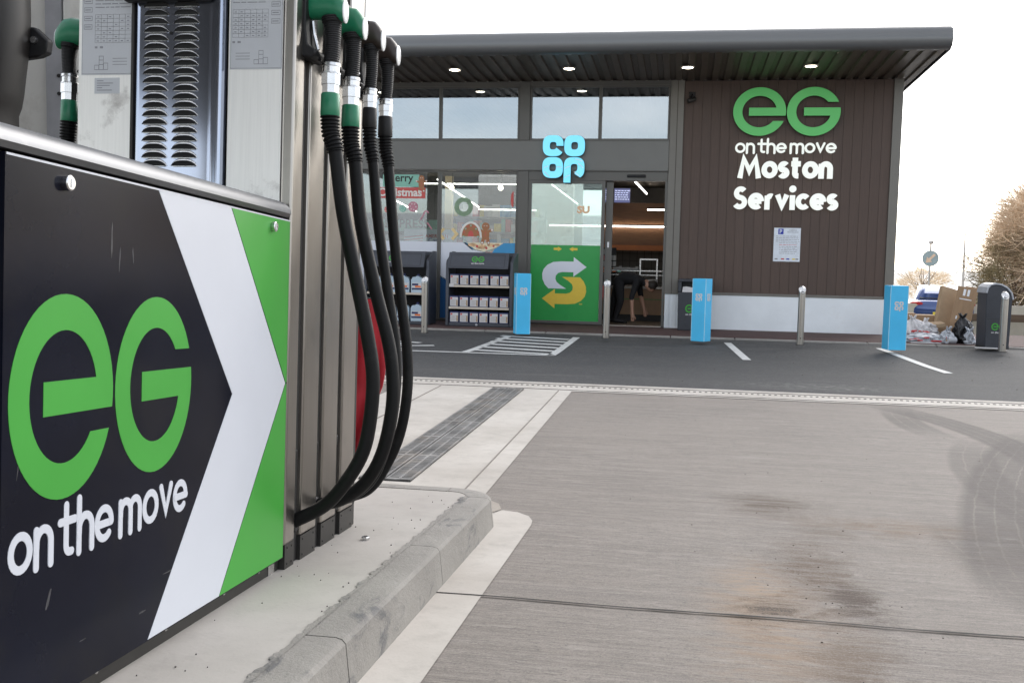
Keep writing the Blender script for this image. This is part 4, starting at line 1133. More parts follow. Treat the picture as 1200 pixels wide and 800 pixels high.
t = thing('scale_box', 'pale equipment box standing on the serving counter at right', 'equipment', (-.47, 18.0, .695)); MB().box(-.1, .08, -.08, .08, 0, .13).build('case', MT['packgrey'], t, bevel=.01); MB().box(-.08, .06, -.085, -.081, .03, .1).build('dial', MT['recess'], t)
for (x0, x1, lab) in ((-1.47, -1.32, 'narrow violet menu screen beside the door edge'), (-1.275, -.98, 'wide dark menu screen with small pale print above the counter')):
    t = thing('menu_screen', lab, 'screen', ((x0 + x1) / 2, 19.0, 2.24), group='menu screens over the counter')
    w = x1 - x0
    MB().box(-w / 2, w / 2, 0, .04, 0, .26).build('screen', MT['darkscreen'], t)
    b = MB()
    for r in range(5):
        u = -w / 2 + .015
        while u < w / 2 - .03:
            l = random.uniform(.02, .05); b.box(u, u + l, -.003, -.001, .05 + .04 * r, .065 + .04 * r); u += l + .015
    b.build('menu_print', MT['menutext'], t)
def strip(p0, p1, w, lab):
    a = Vector(p0); c = Vector(p1); t = thing('strip_light', lab, 'light', a, group='strip lights inside the shop')
    b = MB(); d = c - a
    b.tube([(0, 0, 0), d], w * .62, 8); b.build('tube_lamp', MT['strip'], t, smooth=60)
    MB().tube([(0, 0, w * 1.5), d + Vector((0, 0, w * 1.5))], w * .55, 6).build('housing', MT['plastic'], t)
strip((-.813, 17.4, 2.50), (-.72, 20.4, 2.50), .022, 'slanting strip light seen in the dark top of the open door')
strip((-.60, 17.6, 2.04), (.05, 17.6, 2.04), .016, 'short level strip light at the right edge of the doorway')
strip((-2.55, 19.44, 1.81), (.05, 19.44, 1.81), .020, 'long level strip light across the brown wood panel')
strip((-4.25, 17.2, 2.5), (-3.87, 19.0, 2.12), .018, 'sloping strip light behind the wreath sticker')
strip((-3.87, 19.0, 2.075), (-2.75, 19.0, 2.075), .014, 'thin level strip light right of the wreath sticker')
strip((-5.2, 18.2, 2.5), (-2.75, 18.2, 2.5), .014, 'long level strip light near the top of the left windows')
strip((-5.6, 19.0, 2.26), (-5.1, 19.0, 2.02), .018, 'sloping strip light behind the banner sticker')
strip((-2.28, 17.6, 2.46), (-1.92, 18.6, 2.18), .018, 'sloping strip light behind the closed door leaf')
for x, lab in ((-4.12, 'bright round spotlight near the window mullion'), (-3.22, 'bright round spotlight right of the wreath sticker')):
    t = thing('spotlight', lab, 'light', (x, 17.8, 2.42), group='spotlights inside the left window')
    MB().lathe((0, 0, 0), (0, -1, -.3), [(0, .03), (.02, .05), (.06, .05)], 16).build('housing', MT['plastic'], t)
    MB().lathe((0, -.062, -.019), (0, -1, -.3), [(0, .045), (.004, .04)], 16).build('lamp', MT['lamp'], t)
    MB().tube([(0, .02, 0), (0, .02, .5)], .008, 6).build('stem', MT['plastic'], t)
t = thing('cream_column', 'cream square column standing inside the left window', 'column', (-4.34, 18.5, .085)); MB().box(-.07, .07, -.07, .07, 0, 2.93).build('shaft', MT['cream'], t, bevel=.006); MB().box(-.09, .09, -.09, .09, 0, .1).build('foot', MT['kick'], t)
t = thing('candy_stand', 'white and red striped sweet stand with printed header behind the mullion', 'display stand', (-4.35, 17.4, .085))
b = MB().box(-.55, .35, 0, .3, 0, 1.55)
b.mat(1)
for k in range(4): b.prism([(-.55, 1.36 + .05 * k - .12), (-.2, 1.40 + .05 * k - .12), (-.2, 1.42 + .05 * k - .12), (-.55, 1.38 + .05 * k - .12)], .001, .003, front(0))
b.text('AMERICAN', front(0), -.16, 1.40, width=.42, d0=0, d1=.003, bold=.03)
b.mat(2).text('Candy', front(0), -.1, 1.29, width=.3, d1=.003)
b.build('stand_body', [MT['noticewhite'], MT['packred'], MT['noticeblue']], t)
t = thing('snack_gondola', 'low shop shelving seen dimly behind the left window', 'shelving', (-5.2, 20, .085))
b = MB().box(-1.4, 2.2, 0, .06, 0, 1.5)
for k in range(5): b.box(-1.4, 2.2, -.35, 0, .1 + .3 * k, .13 + .3 * k)
b.build('shelf_frame', MT['intshelf'], t)
for r in range(4):
    b = MB()
    x = -1.35
    while x < 2.1:
        w = random.uniform(.08, .2); h = random.uniform(.12, .24); b.mat(random.randrange(5)); b.box(x, x + w, -.32, -.1, .131 + .3 * r, .131 + .3 * r + h); x += w + .015
    b.build('packets', [MT['orange'], MT['packwhite'], MT['film_blue'], MT['packred'], MT['mint']], t)
t = thing('snack_gondola', 'tall stocked shelving right of the cream column behind the left window', 'shelving', (-3.75, 19.8, .085))
b = MB().box(-.75, 1.05, 0, .06, 0, 2.0)
for k in range(7): b.box(-.75, 1.05, -.35, 0, .1 + .29 * k, .13 + .29 * k)
b.build('shelf_frame', MT['intshelf'], t)
for r in range(7):
    b = MB(); x = -.72
    while x < .95:
        w = random.uniform(.05, .16); h = random.uniform(.12, .25); b.mat(random.randrange(6)); b.box(x, x + w, -.32, -.1, .131 + .29 * r, .131 + .29 * r + h); x += w + .012
    b.build('packets', [MT['orange'], MT['packwhite'], MT['film_blue'], MT['packred'], MT['mint'], MT['yellow']], t)
t = thing('drinks_fridge', 'tall drinks fridge seen dimly through the closed door leaf', 'fridge', (-2.2, 19.9, .085))
MB().box(-.55, .5, .02, .6, 0, 2.05).build('fridge_case', MT['rackgrey'], t)
for r in range(5):
    b = MB(); x = -.5
    while x < .42:
        b.mat(random.randrange(5)); b.lathe((x + .04, -.05, .2 + .35 * r), (0, 0, 1), [(0, .032), (.15, .034), (.2, .014), (.23, .014)], 8); x += .085
    b.build('bottle_row', [MT['orange'], MT['packwhite'], MT['film_blue'], MT['packred'], MT['mint']], t)
    MB().box(-.52, .47, -.1, .019, .18 + .35 * r, .196 + .35 * r).build('fridge_shelf', MT['shelf'], t)
t = thing('express_sign', 'pale shop sign reading EXPRESS, hung behind the left window', 'sign', (-5.0, 18.4, 1.62))
MB().box(-.7, .5, 0, .03, 0, .22).build('sign_board', MT['mint'], t); MB().text('EXPRESS', front(0), -.55, .06, width=.85, d1=.004, bold=.02).build('lettering', MT['recess'], t); MB().tube([(-.6, .015, .22), (-.6, .015, 1.4)], .004, 6).tube([(.4, .015, .22), (.4, .015, 1.4)], .004, 6).build('hanger', MT['plastic'], t)
t = thing('stand_in_machine', 'black stand-in machine behind the right end of the left window', 'coffee machine', (-2.85, 17.2, .96)); MB().box(-.22, .2, 0, .3, 0, .44).build('machine_body', MT['blacksteel'], t, bevel=.05, seg=3); MB().box(-.17, -.02, -.01, -.001, .24, .36).build('front_panel', MT['packgrey'], t); MB().lathe((.1, -.001, .12), (0, -1, 0), [(0, .04), (.02, .04)], 14).build('dial', MT['packred'], t)  # stand-in object for a dark shape seen in the glass
MB
t = thing('till_counter', 'dark till counter behind the film on the left window', 'counter', (-2.9, 17.4, .085)); MB().box(-.5, .6, -.25, .35, 0, .84).build('counter_body', MT['rackgrey'], t); MB().box(-.53, .63, -.28, .38, .841, .872).build('worktop', MT['plastic'], t)
t = thing('stand_in_machine', 'black stand-in machine on a unit behind the closed door leaf', 'coffee machine', (-2.05, 18.0, .93), group=None); MB().box(-.5, .35, 0, .35, 0, .5).build('machine_body', MT['blacksteel'], t, bevel=.04, seg=3); MB().box(-.1, .12, .02, .2, .5, .64).build('hopper', MT['packgrey'], t, bevel=.02); MB().box(-.05, .05, -.01, -.001, .2, .3).build('front_panel', MT['menutext'], t)  # second stand-in object for a dark shape, behind the leaf
t = thing('storage_unit', 'low dark unit under the machine behind the closed door leaf', 'cabinet', (-2.1, 18.0, .085)); MB().box(-.55, .45, -.02, .4, 0, .842).build('unit_body', MT['rackgrey'], t); MB().box(-.05, -.04, -.024, -.021, .1, .8).build('door_gap', MT['recess'], t)
t = thing('rolled_display', 'dark stand of dangling snacks just inside the open door', 'display stand', (-1.30, 18.6, .085)); MB().box(-.14, .12, -.05, .05, 0, 1.3).build('stand_post', MT['plastic'], t)
for k in range(14):
    MB().box(-.14 + .07 * (k % 4), -.085 + .07 * (k % 4), -.08, -.051, .85 + .11 * (k // 4), .94 + .11 * (k // 4)).build('snack_bag', random.choice([MT['packgrey'], MT['packred'], MT['orange'], MT['packwhite']]), t)

# person bending in the doorway
def person():
    J = {'pel': ((-1.0, 17.25, .86), .135), 'sp1': ((-.88, 17.23, .90), .135), 'sp2': ((-.73, 17.2, .86), .145), 'nk': ((-.60, 17.18, .80), .06), 'hd0': ((-.54, 17.17, .755), .07), 'hd1': ((-.47, 17.16, .70), .088), 'hd2': ((-.41, 17.15, .655), .06),
         'hL': ((-1.03, 17.18, .80), .10), 'kL': ((-.99, 17.15, .46), .066), 'aL': ((-1.08, 17.2, .15), .045), 'tL': ((-.96, 17.16, .115), .035),
         'hR': ((-1.03, 17.33, .80), .10), 'kR': ((-1.12, 17.36, .46), .066), 'aR': ((-1.17, 17.4, .15), .045), 'tR': ((-1.05, 17.38, .115), .035),
         'sL': ((-.72, 17.08, .80), .068), 'eL': ((-.80, 17.02, .54), .046), 'wL': ((-.78, 16.99, .30), .034), 'nL': ((-.77, 16.98, .22), .036), 'fL': ((-.765, 16.97, .14), .022),
         'sR': ((-.70, 17.32, .80), .068), 'eR': ((-.66, 17.38, .56), .046), 'wR': ((-.60, 17.36, .36), .034), 'nR': ((-.58, 17.35, .28), .034), 'fR': ((-.57, 17.34, .21), .02)}
    E = ['pel-sp1', 'sp1-sp2', 'sp2-nk', 'nk-hd0', 'hd0-hd1', 'hd1-hd2', 'pel-hL', 'hL-kL', 'kL-aL', 'aL-tL', 'pel-hR', 'hR-kR', 'kR-aR', 'aR-tR', 'sp2-sL', 'sL-eL', 'eL-wL', 'wL-nL', 'nL-fL', 'sp2-sR', 'sR-eR', 'eR-wR', 'wR-nR', 'nR-fR']
    K = list(J); me = bpy.data.meshes.new('tmp')
    base = Vector((-1.05, 17.25, .09))
    me.from_pydata([Vector(J[k][0]) for k in K], [tuple(K.index(q) for q in e.split('-')) for e in E], [])
    o = bpy.data.objects.new('tmp', me); COL.objects.link(o)
    o.modifiers.new('Skin', 'SKIN'); sd = o.modifiers.new('Sub', 'SUBSURF'); sd.levels = 2; sd.render_levels = 2
    for k, d in zip(K, me.skin_vertices[0].data): d.radius = (J[k][1], J[k][1])
    me.skin_vertices[0].data[0].use_root = True
    bpy.context.view_layer.update()
    m2 = bpy.data.meshes.new_from_object(o.evaluated_get(bpy.context.evaluated_depsgraph_get()))
    bpy.data.objects.remove(o)
    p = thing('person', 'person in black clothes bending forward inside the open door', 'person', base)
    m2.materials.clear()
    for m in (MT['cloth'], MT['skin'], MT['hair']): m2.materials.append(m)
    for f in m2.polygons:
        c = f.center; i = 0
        if c.x > -.58 and c.z > .6: i = 1
        if c.z < .50 and c.z > .19 and c.x > -.87 and c.y < 17.05: i = 1
        if c.z < .55 and c.x > -.7: i = 1
        f.material_index = i
    m2.transform(Matrix.Translation(-base)); m2.shade_smooth()
    ob = bpy.data.objects.new('body', m2); COL.objects.link(ob); ob.parent = p
    # hair cap, fingers and shoes
    MB().loft([((-.53, 17.17, .80), (.02, 0, .02), (0, .05, 0)), ((-.49, 17.165, .765), (.06, 0, .07), (0, .092, 0)), ((-.44, 17.155, .73), (.06, 0, .07), (0, .095, 0)), ((-.395, 17.15, .70), (.03, 0, .04), (0, .06, 0))], 16).build('hair', MT['hair'], p, off=base, smooth=60)
    for (hx, hy, hz) in ((-.77, 16.975, .215), (-.577, 17.345, .28)):
        for k in range(4):
            b = MB().tube([(hx - .02 + .013 * k, hy - .012, hz), (hx - .018 + .013 * k, hy - .02, hz - .05), (hx - .012 + .013 * k, hy - .012, hz - .085 + .006 * abs(k - 1.5))], [.009, .008, .006], 8); b.build('finger', MT['skin'], p, off=base, smooth=60)
        MB().tube([(hx + .025, hy, hz + .01), (hx + .045, hy - .01, hz - .025), (hx + .048, hy - .01, hz - .05)], [.011, .009, .007], 8).build('thumb', MT['skin'], p, off=base, smooth=60)
    for (x, y) in ((-1.04, 17.18), (-1.13, 17.39)):
        MB().loft([((x - .06, y, .12), (0, .035, 0), (0, 0, .03)), ((x, y, .125), (0, .042, 0), (0, 0, .04)), ((x + .1, y, .115), (0, .045, 0), (0, 0, .03)), ((x + .17, y, .105), (0, .03, 0), (0, 0, .016))], 14).build('shoe', MT['plastic'], p, off=base, smooth=60)
    MB().box(-1.05, -1.0, 17.10, 17.105, .96, .985).build('belt_tag', MT['mint'], p, off=base)
person()

# window stickers (on the inside of the glass)
def sticker(name, lab, x, z, cat='sticker'):
    return thing(name, lab, cat, (x, Y0 + .011, z), group='seasonal stickers on the shop window')
fs_ = front(0)
t = sticker('banner_sticker', 'mint and red sticker reading Merry Christmas on the left window', -4.7, 2.12)
b = MB().prism([(-.30, .19), (.33, .19), (.33, .395), (-.30, .395)], 0, .001, fs_)
b.mat(1).prism([(-.43, 0), (.44, 0), (.44, .18), (-.43, .18)], 0, .001, fs_)
b.mat(2).text('Merry', fs_, -.22, .235, width=.45, d1=.002, bold=.02)
b.mat(3).text('Christmas', fs_, -.38, .03, width=.76, d1=.002, bold=.03)
b.build('print', [MT['mint'], MT['coral'], MT['recess'], MT['icing']], t)
def gingerman(name, lab, x, z, s):
    t = sticker(name, lab, x, z)
    b = MB()
    k = 0
    def disc(cx, cz, r, mi, ry=None):
        nonlocal k; k += 1
        b.mat(mi).prism([(cx * s + r * s * math.cos(a * PI / 10), cz * s + (ry or r) * s * math.sin(a * PI / 10)) for a in range(20)], .0001 * k, .001 + .0003 * k, fs_)
    disc(0, .36, .12, 0); disc(0, .12, .12, 0, .16)
    for sx in (-1, 1):
        b.mat(0).ribbon([(sx * .06 * s, .2 * s), (sx * .2 * s, .26 * s)], .085 * s, 0, .0012, fs_, rnd=True); b.ribbon([(sx * .05 * s, .04 * s), (sx * .1 * s, -.14 * s)], .095 * s, 0, .0014, fs_, rnd=True)
        disc(sx * .2, .26, .035, 1); disc(sx * .1, -.13, .03, 1); disc(sx * .04, .38, .015, 1)
    disc(0, .17, .02, 2); disc(0, .09, .02, 2)
    b.build('print', [MT['ginger'], MT['icing'], MT['coral']], t)
gingerman('gingerbread_sticker', 'small gingerbread figure sticker at the corner of the red and mint banner', -4.33, 2.30, .42)
gingerman('gingerbread_sticker', 'larger gingerbread figure sticker right of the gingerbread house', -3.22, 1.47, .55)
t = sticker('house_sticker', 'iced gingerbread house sticker above the bread picture', -3.47, 1.40)
b = MB(); P = arcpts(0, .1, .18, .24, 0, 180, 20); b.prism(P, 0, .001, fs_)
b.mat(1).ribbon(arcpts(0, .1, .17, .23, -5, 185, 20), .035, .001, .002, fs_)
b.mat(2).prism(arcpts(0, .1, .05, .1, 0, 180, 10), .001, .002, fs_)
b.mat(1)
for k in range(9):
    a = PI * k / 8; b.mat(2 if k % 2 else 3).prism([(.125 * math.cos(a) + .014 * math.cos(q), .1 + .18 * math.sin(a) + .014 * math.sin(q)) for q in [j * PI / 5 for j in range(10)]], .002, .003, fs_)
b.build('print', [MT['ginger'], MT['icing'], MT['coral'], MT['mint']], t)
t = sticker('wreath_sticker', 'round green wreath sticker high on the window right of the mullion', -3.60, 1.99)
b = MB().ribbon(arcpts(0, 0, .12, .12, 0, 345, 30), .075, 0, .001, fs_, closed=True)
b.build('print', [MT['greengrey'], MT['coral']], t)
t = sticker('bauble_sticker', 'red bauble sticker at the right edge of the left window', -2.76, 2.12)
MB().prism(arcpts(0, 0, .045, .13, 90, 270, 16), 0, .001, fs_).build('print', MT['coral'], t)
for x, z, r, m, lab in ((-4.47, 1.98, .085, 'pink', 'pink round bauble sticker under the banner'), (-4.65, 1.95, .06, 'mint', 'small mint bauble sticker under the banner'), (-4.92, 1.93, .05, 'coral', 'small red bauble sticker under the banner')):
    t = sticker('bauble_sticker', lab, x, z); b = MB().prism(arcpts(0, 0, r, r, 0, 345, 23), 0, .001, fs_); b.mat(1)
    for k in range(6): b.prism([(r * .6 * math.cos(k) + r * .13 * math.cos(q), r * .6 * math.sin(k) + r * .13 * math.sin(q)) for q in [j * PI / 5 for j in range(10)]], .001, .002, fs_)
    b.build('print', [MT[m], MT['icing']], t)
t = sticker('arrow_sticker', 'pair of cream chevron arrows stuck left of the gingerbread house', -3.86, 1.535)
b = MB()
for s in (-1, 1): b.ribbon([(s * .07, .09), (s * .15, 0), (s * .07, -.09)], .05, 0, .001, fs_)
b.build('print', MT['cream'], t)
t = sticker('cane_sticker', 'striped candy cane sticker beside the mullion', -4.34, 1.76)
b = MB().ribbon([(0, 0), (.06, .1)] + arcpts(.10, .1, .04, .05, 180, 20, 8), .02, 0, .001, fs_).ribbon([(.12, -.04), (.2, -.15)], .02, 0, .001, fs_)
b.build('print', MT['pink'], t)

# ------------------------------------------------------------------ wall signs
def plump(p, n=3.0): pass
def sup(a, rx, rz, n=2.9):
    c, s_ = math.cos(a), math.sin(a)
    return (abs(c) ** (2 / n) * rx * (1 if c >= 0 else -1), abs(s_) ** (2 / n) * rz * (1 if s_ >= 0 else -1))
def co_letter(b, mp, ch, cx, cz, h, d0, d1):
    N_ = 48
    ox, oz, ix, iz = .5 * h, .5 * h, .17 * h, .185 * h
    def ring(a0, a1, n_=N_, d=0):
        P = [sup(math.radians(a0 + (a1 - a0) * k / n_), ox, oz) for k in range(n_ + 1)] + [sup(math.radians(a1 + (a0 - a1) * k / n_), ix, iz) for k in range(n_ + 1)]
        b.prism([(cx + u, cz + v) for u, v in P], d0, d1 + d, mp)
    if ch == 'o': ring(0, 180); ring(180, 360)
    if ch == 'c':
        ring(0, 180)
        P = [sup(math.radians(180 + (330 - 180) * k / 30), ox, oz) for k in range(31)] + [sup(math.radians(338 - (338 - 180) * k / 30), ix, iz) for k in range(31)]
        b.prism([(cx + u, cz + v) for u, v in P], d0, d1, mp)
    if ch == 'p':
        P = [sup(math.radians(180 - 243 * k / 40), ox, oz) for k in range(41)] + [(.03 * h, -.30 * h), (-.13 * h, -.10 * h)][:1] + [sup(math.radians(-75 + 255 * k / 40), ix, iz) for k in range(41)]
        b.prism([(cx + u, cz + v) for u, v in P], d0, d1, mp)
        b.prism([(cx + u, cz + v) for u, v in [(-ox, 0), (-ix, 0), (-ix, -.72 * h), (-ox, -.72 * h)]], d0, d1, mp)
def coop(b, mp, x0, z1, w, d0, d1):
    """2x2 block of letters, top left corner at (x0, z1)"""
    h = w * .487; g = w - 2 * h
    for k, ch in enumerate('coop'):
        co_letter(b, mp, ch, x0 + h / 2 + (h + g) * (k % 2), z1 - h / 2 - (h + g) * (k // 2), h, d0, d1)
t = thing('shop_sign', 'light blue four letter shop sign fixed on the grey band over the entrance', 'sign', (-1.93, Y0 - .05, 2.6))
so_ = (-1.93, Y0 - .05, 2.6)
x0, z1, w = -2.268, 3.147, .682; h = w * .487; g = w - 2 * h
for k, ch in enumerate('coop'):
    cx = x0 + h / 2 + (h + g) * (k % 2); cz = z1 - h / 2 - (h + g) * (k // 2) * 1.0
    b = MB(); co_letter(b, front(Y0 - .05), ch, cx, cz, h, .06, .10)
    b.mat(1); co_letter(b, front(Y0 - .05), ch, cx, cz, h * 1.03, 0, .0595)
    if k > 1:
        b.mat(2)
        for (a, c) in (((-.42, -.02), (-.22, .06)), ((.2, .02), (.45, .0)), ((-.4, -.2), (-.15, -.45))) if k == 2 else (((-.45, -.05), (-.2, .06)), ((-.45, -.5), (-.2, -.36)), ((.05, .42), (.4, .3)), ((.2, .2), (.45, -.02)), ((.0, -.2), (.28, -.42))):
            b.ribbon([(cx + a[0] * h, cz + a[1] * h), (cx + (a[0] + c[0]) / 2 * h, cz + (a[1] + c[1]) / 2 * h + .006), (cx + c[0] * h, cz + c[1] * h)], .012, .1002, .101, front(Y0 - .05))
    b.build('letter', [MT['coop'], MT['signside'], MT['vein']], t, off=so_)
t = thing('wall_sign', 'round green emblem and white raised lettering mounted on the brown cladding', 'sign', (1.56, Y0, 2.0))
wo = (1.56, Y0, 2.0)
lw = .808
for k, P in enumerate((logo_e(), logo_g())):
    cx = .735 + lw / 2 + k * (lw + .012)
    b = MB(); b.prism([(cx + u * lw / 2, 3.52 + v * .374) for u, v in P], .085, .095, front(Y0)); b.mat(1).prism([(cx + u * lw / 2, 3.52 + v * .374) for u, v in P], .03, .0845, front(Y0))
    b.build('logo_letter', [MT['signgreen'], MT['signside']], t, off=wo)
letters = []
def mkl(c):
    m = MB(); letters.append(m); return m
stroke_text(mkl, 'on the move', front(Y0), .788, 2.885, 1.545, .158, .033, .02, .06, .04)
stroke_text(mkl, 'Moston', front(Y0), .835, 2.490, 1.455, .268, .081, .03, .08, .0, rnd=False)
stroke_text(mkl, 'Services', front(Y0), .775, 2.000, 1.62, .262, .079, .03, .08, .02, rnd=False)
for m in letters: m.build('letter', [MT['signwhite']], t, off=wo)
# notice and camera
t = thing('parking_notice', 'white parking notice with blue P square fixed below the wall lettering', 'notice', (1.65, Y0 - .006, 1.19))
fn = front(-.004)
b = MB().box(-.205, .205, -.008, 0, 0, .53); b.build('notice_board', MT['noticewhite'], t)
b = MB().prism([(-.14, .43), (-.06, .43), (-.06, .515), (-.14, .515)], .005, .006, fn)
b.mat(1).text('P', fn, -.12, .442, height=.06, d1=.007, bold=.03)
b.mat(2)
b.text('PRIVATE LAND', fn, 0, .455, width=.17, d1=.006); b.text('PARKING', fn, .03, .485, width=.11, d1=.006)
rr = random.Random(5)
for k in range(11):
    z = .395 - .027 * k; b.mat(3 if k == 5 else 2)
    u = -.17 if k < 4 else -.12
    while u < (.17 if k < 4 else .13):
        l = rr.uniform(.015, .05); b.prism([(u, z), (u + l, z), (u + l, z + .007), (u, z + .007)], .005, .006, fn); u += l + .01
for k, (u, mi) in enumerate(((-.18, 2), (-.08, 3), (0, 0), (.09, 4), (.14, 2))): b.mat(mi).prism([(u, .03), (u + .045, .03), (u + .045, .05), (u, .05)], .005, .006, fn)
b.build('print', [MT['noticeblue'], MT['noticewhite'], MT['ink'], MT['packred'], MT['yellow']], t)
t = thing('security_camera', 'small dark security camera high on the brown cladding beside the glazing', 'camera', (.09, Y0 - .006, 3.74))
MB().box(-.05, .05, -.03, 0, .02, .10).build('mount', MT['plastic'], t, bevel=.006)
MB().tube([(0, -.03, .06), (-.01, -.08, .03), (-.02, -.1, -.02)], .014, 8).build('arm', MT['plastic'], t, smooth=50)
MB().lathe((.05, -.05, -.01), (-.8, -.55, -.35), [(0, .03), (.01, .038), (.13, .038), (.14, .03)], 14).build('camera_body', MT['kick'], t, smooth=40)
# overhead wire
t = thing('overhead_wire', 'thin overhead wire rising from the roof corner into the white sky', 'wire', (3.9, 18, 4.4))
MB().tube([(-.4, 0, .0), (.44, 0, .66), (.86, 0, 1.2), (1.8, 0, 2.6), (5, 0, 8.2)], .006, 6).build('strand', MT['galv'], t, smooth=60)

# ------------------------------------------------------------------ in front of the shop
def bollard(x, y, h, lab):
    t = thing('steel_bollard', lab, 'bollard', (x, y, .08), group='steel bollards along the pavement edge')
    b = MB(); n = 20; r = .044; vs = []
    for k in range(n):
        a = 2 * PI * k / n; vs.append((r * math.cos(a), r * math.sin(a), 0))
    for k in range(n):
        a = 2 * PI * k / n; vs.append((r * math.cos(a), r * math.sin(a), h - .045 + math.sin(a) * .045))
    b.add(vs, [(k, (k + 1) % n, n + (k + 1) % n, n + k) for k in range(n)] + [tuple(range(n))])
    b.build('tube', MT['steel'], t, smooth=40)
    b = MB(); vs = []
    for j, (rr, dz) in enumerate(((.046, -.012), (.0475, 0), (.047, .006), (.038, .009), (.001, .009))):
        for k in range(n):
            a = 2 * PI * k / n; vs.append((rr * math.cos(a), rr * math.sin(a), h - .045 + math.sin(a) * .045 + dz))
    b.add(vs, [(j * n + k, j * n + (k + 1) % n, (j + 1) * n + (k + 1) % n, (j + 1) * n + k) for j in range(4) for k in range(n)])
    b.build('slanted_cap', MT['silver'], t, smooth=30)
    MB().lathe((0, -.0435, .09), (0, -1, 0), [(0, .008), (.003, .006)], 10).lathe((0, 0, -.002), (0, 0, 1), [(0, .06), (.006, .06)], 16).build('fixing', MT['kick'], t)
bollard(-.985, 13.80, .80, 'steel bollard standing before the open shop door')
bollard(1.61, 13.76, .78, 'steel bollard standing before the white plinth and brown cladding')
bollard(-3.53, 13.64, .79, 'steel bollard standing before the rack of pale blue bottles')
bollard(4.14, 13.75, .77, 'steel bollard standing before the bin with the domed pale rim')

def blue_post(x, y, s, ang, h, lab, faces):
    t = thing('blue_post_cover', lab, 'post cover', (x, y, .08), (0, 0, ang), group='light blue post covers along the pavement edge')
    b = MB().box(-s / 2, s / 2, -s / 2, s / 2, 0, h)
    b.build('cover', MT['blue'], t, bevel=.004)
    MB().box(-s / 2 - .0012, -s / 2 + .006, -s / 2 - .0012, -s / 2 + .006, .004, h - .004).box(s / 2 - .006, s / 2 + .0012, -s / 2 - .0012, -s / 2 + .006, .004, h - .004).build('edge_seam', MT['blue2'], t)
    b = MB(); w = s * .50
    z1 = h - .20
    coop(b, lambda u, v, d: (u, -s / 2 - d, v), -w / 2, z1, w, .0004, .0014)
    b.build('emblem', MT['packwhite'], t)
    for f in faces:
        b = MB(); coop(b, (lambda u, v, d: (s / 2 + d, u, v)) if f > 0 else (lambda u, v, d: (-s / 2 - d, -u, v)), -w / 2, z1, w, .0004, .0014)
        b.build('emblem', MT['packwhite'], t)
blue_post(-2.215, 14.1, .205, math.radians(20), .86, 'light blue post cover in front of the green door film', (-1,))
blue_post(.305, 13.85, .198, math.radians(-27), .85, 'light blue post cover hiding part of the bin by the doorway', (1,))
blue_post(2.755, 13.52, .228, math.radians(9), .825, 'light blue post cover at the right corner of the building', ())

def bin_square(x, y, lab):
    t = thing('litter_bin', lab, 'litter bin', (x, y, .08), group='charcoal litter bins')
    b = MB(); P = [(-.24, 0), (.24, 0), (.25, .78), (.235, .80), (-.235, .80), (-.25, .78)]
    b.prism([(-.235, 0), (.235, 0), (.245, .60), (-.245, .60)], 0, .45, lambda u, v, d: (u, d, v))
    b.prism([(-.245, .601), (-.19, .601), (-.19, .765), (-.245, .78)], 0, .45, lambda u, v, d: (u, d, v)).prism([(.19, .601), (.245, .601), (.245, .78), (.19, .765)], 0, .45, lambda u, v, d: (u, d, v))
    b.prism([(-.245, .7605), (.245, .7605), (.245, .79), (.22, .805), (-.22, .805), (-.245, .79)], -.012, .46, lambda u, v, d: (u, d, v)).box(-.19, .19, .2, .44, .6, .76)
    b.build('bin_body', MT['bin'], t, bevel=.01)
    MB().prism([(-.18, .6015), (.02, .6015), (.15, .63), (.1, .65), (-.12, .69), (-.17, .68)], -.003, .05, lambda u, v, d: (u, d, v)).build('liner_bag', MT['polythene'], t)
    MB().prism([(-.02 + .03, .555), (.05, .555), (.065, .572), (.03, .59), (-.005, .572)], -.004, -.001, lambda u, v, d: (u, d, v)).build('lock', MT['bingrey'], t)
    b = MB(); put_logo(b, lambda u, v, d: (u, -d - .0005, v), -.125, .28, .25, .13, 0, .002); b.mat(1).text('on the move', lambda u, v, d: (u, -d - .0005, v), -.12, .238, width=.24, d1=.002, bold=.02)
    b.build('logo', [MT['green_vinyl'], MT['packwhite']], t)
    return t
bin_square(.22, 15.88, 'charcoal litter bin by the doorway, partly behind a light blue post cover')
# domed bin at the right
t = thing('litter_bin', 'charcoal litter bin with domed pale rim beside the pile of rubbish', 'litter bin', (4.205, 14.4, .08), (0, 0, math.radians(4)), group='charcoal litter bins')
side = [(-.155, 0), (.155, 0), (.165, .55), (.165, .66), (.14, .74), (.09, .80), (.02, .84), (-.06, .85), (-.12, .84), (-.155, .80), (-.165, .7), (-.165, .5)]
b = MB(); b.prism(side, -.17, .17, lambda u, v, d: (u, d, v)); b.build('bin_body', MT['bin'], t, bevel=.018, seg=3)
arc = [(-.17, .74), (-.155, .815), (-.12, .852), (-.06, .866), (.02, .856), (.095, .815), (.15, .75), (.176, .66)]
b = MB().ribbon(arc, .022, -.176, .176, lambda u, v, d: (u, d, v)); b.build('hood_rim', MT['bingrey'], t, bevel=.005)
b = MB().lathe((.055, -.02, .838), (.45, 0, 1), [(0, .055), (.012, .055), (.014, .045)], 18); b.build('ash_opening', MT['recess'], t)
b = MB().box(.1655, .182, -.11, .11, .46, .62); b.build('opening', MT['recess'], t); MB().box(.166, .2, -.05, .05, .50, .53).build('lock', MT['bingrey'], t, bevel=.006)
MB().box(-.158, .158, -.1725, -.1705, .395, .400).build('lid_gap', MT['recess'], t)
MB().box(-.16, .16, -.16, .16, -.004, .03).build('foot', MT['plastic'], t)
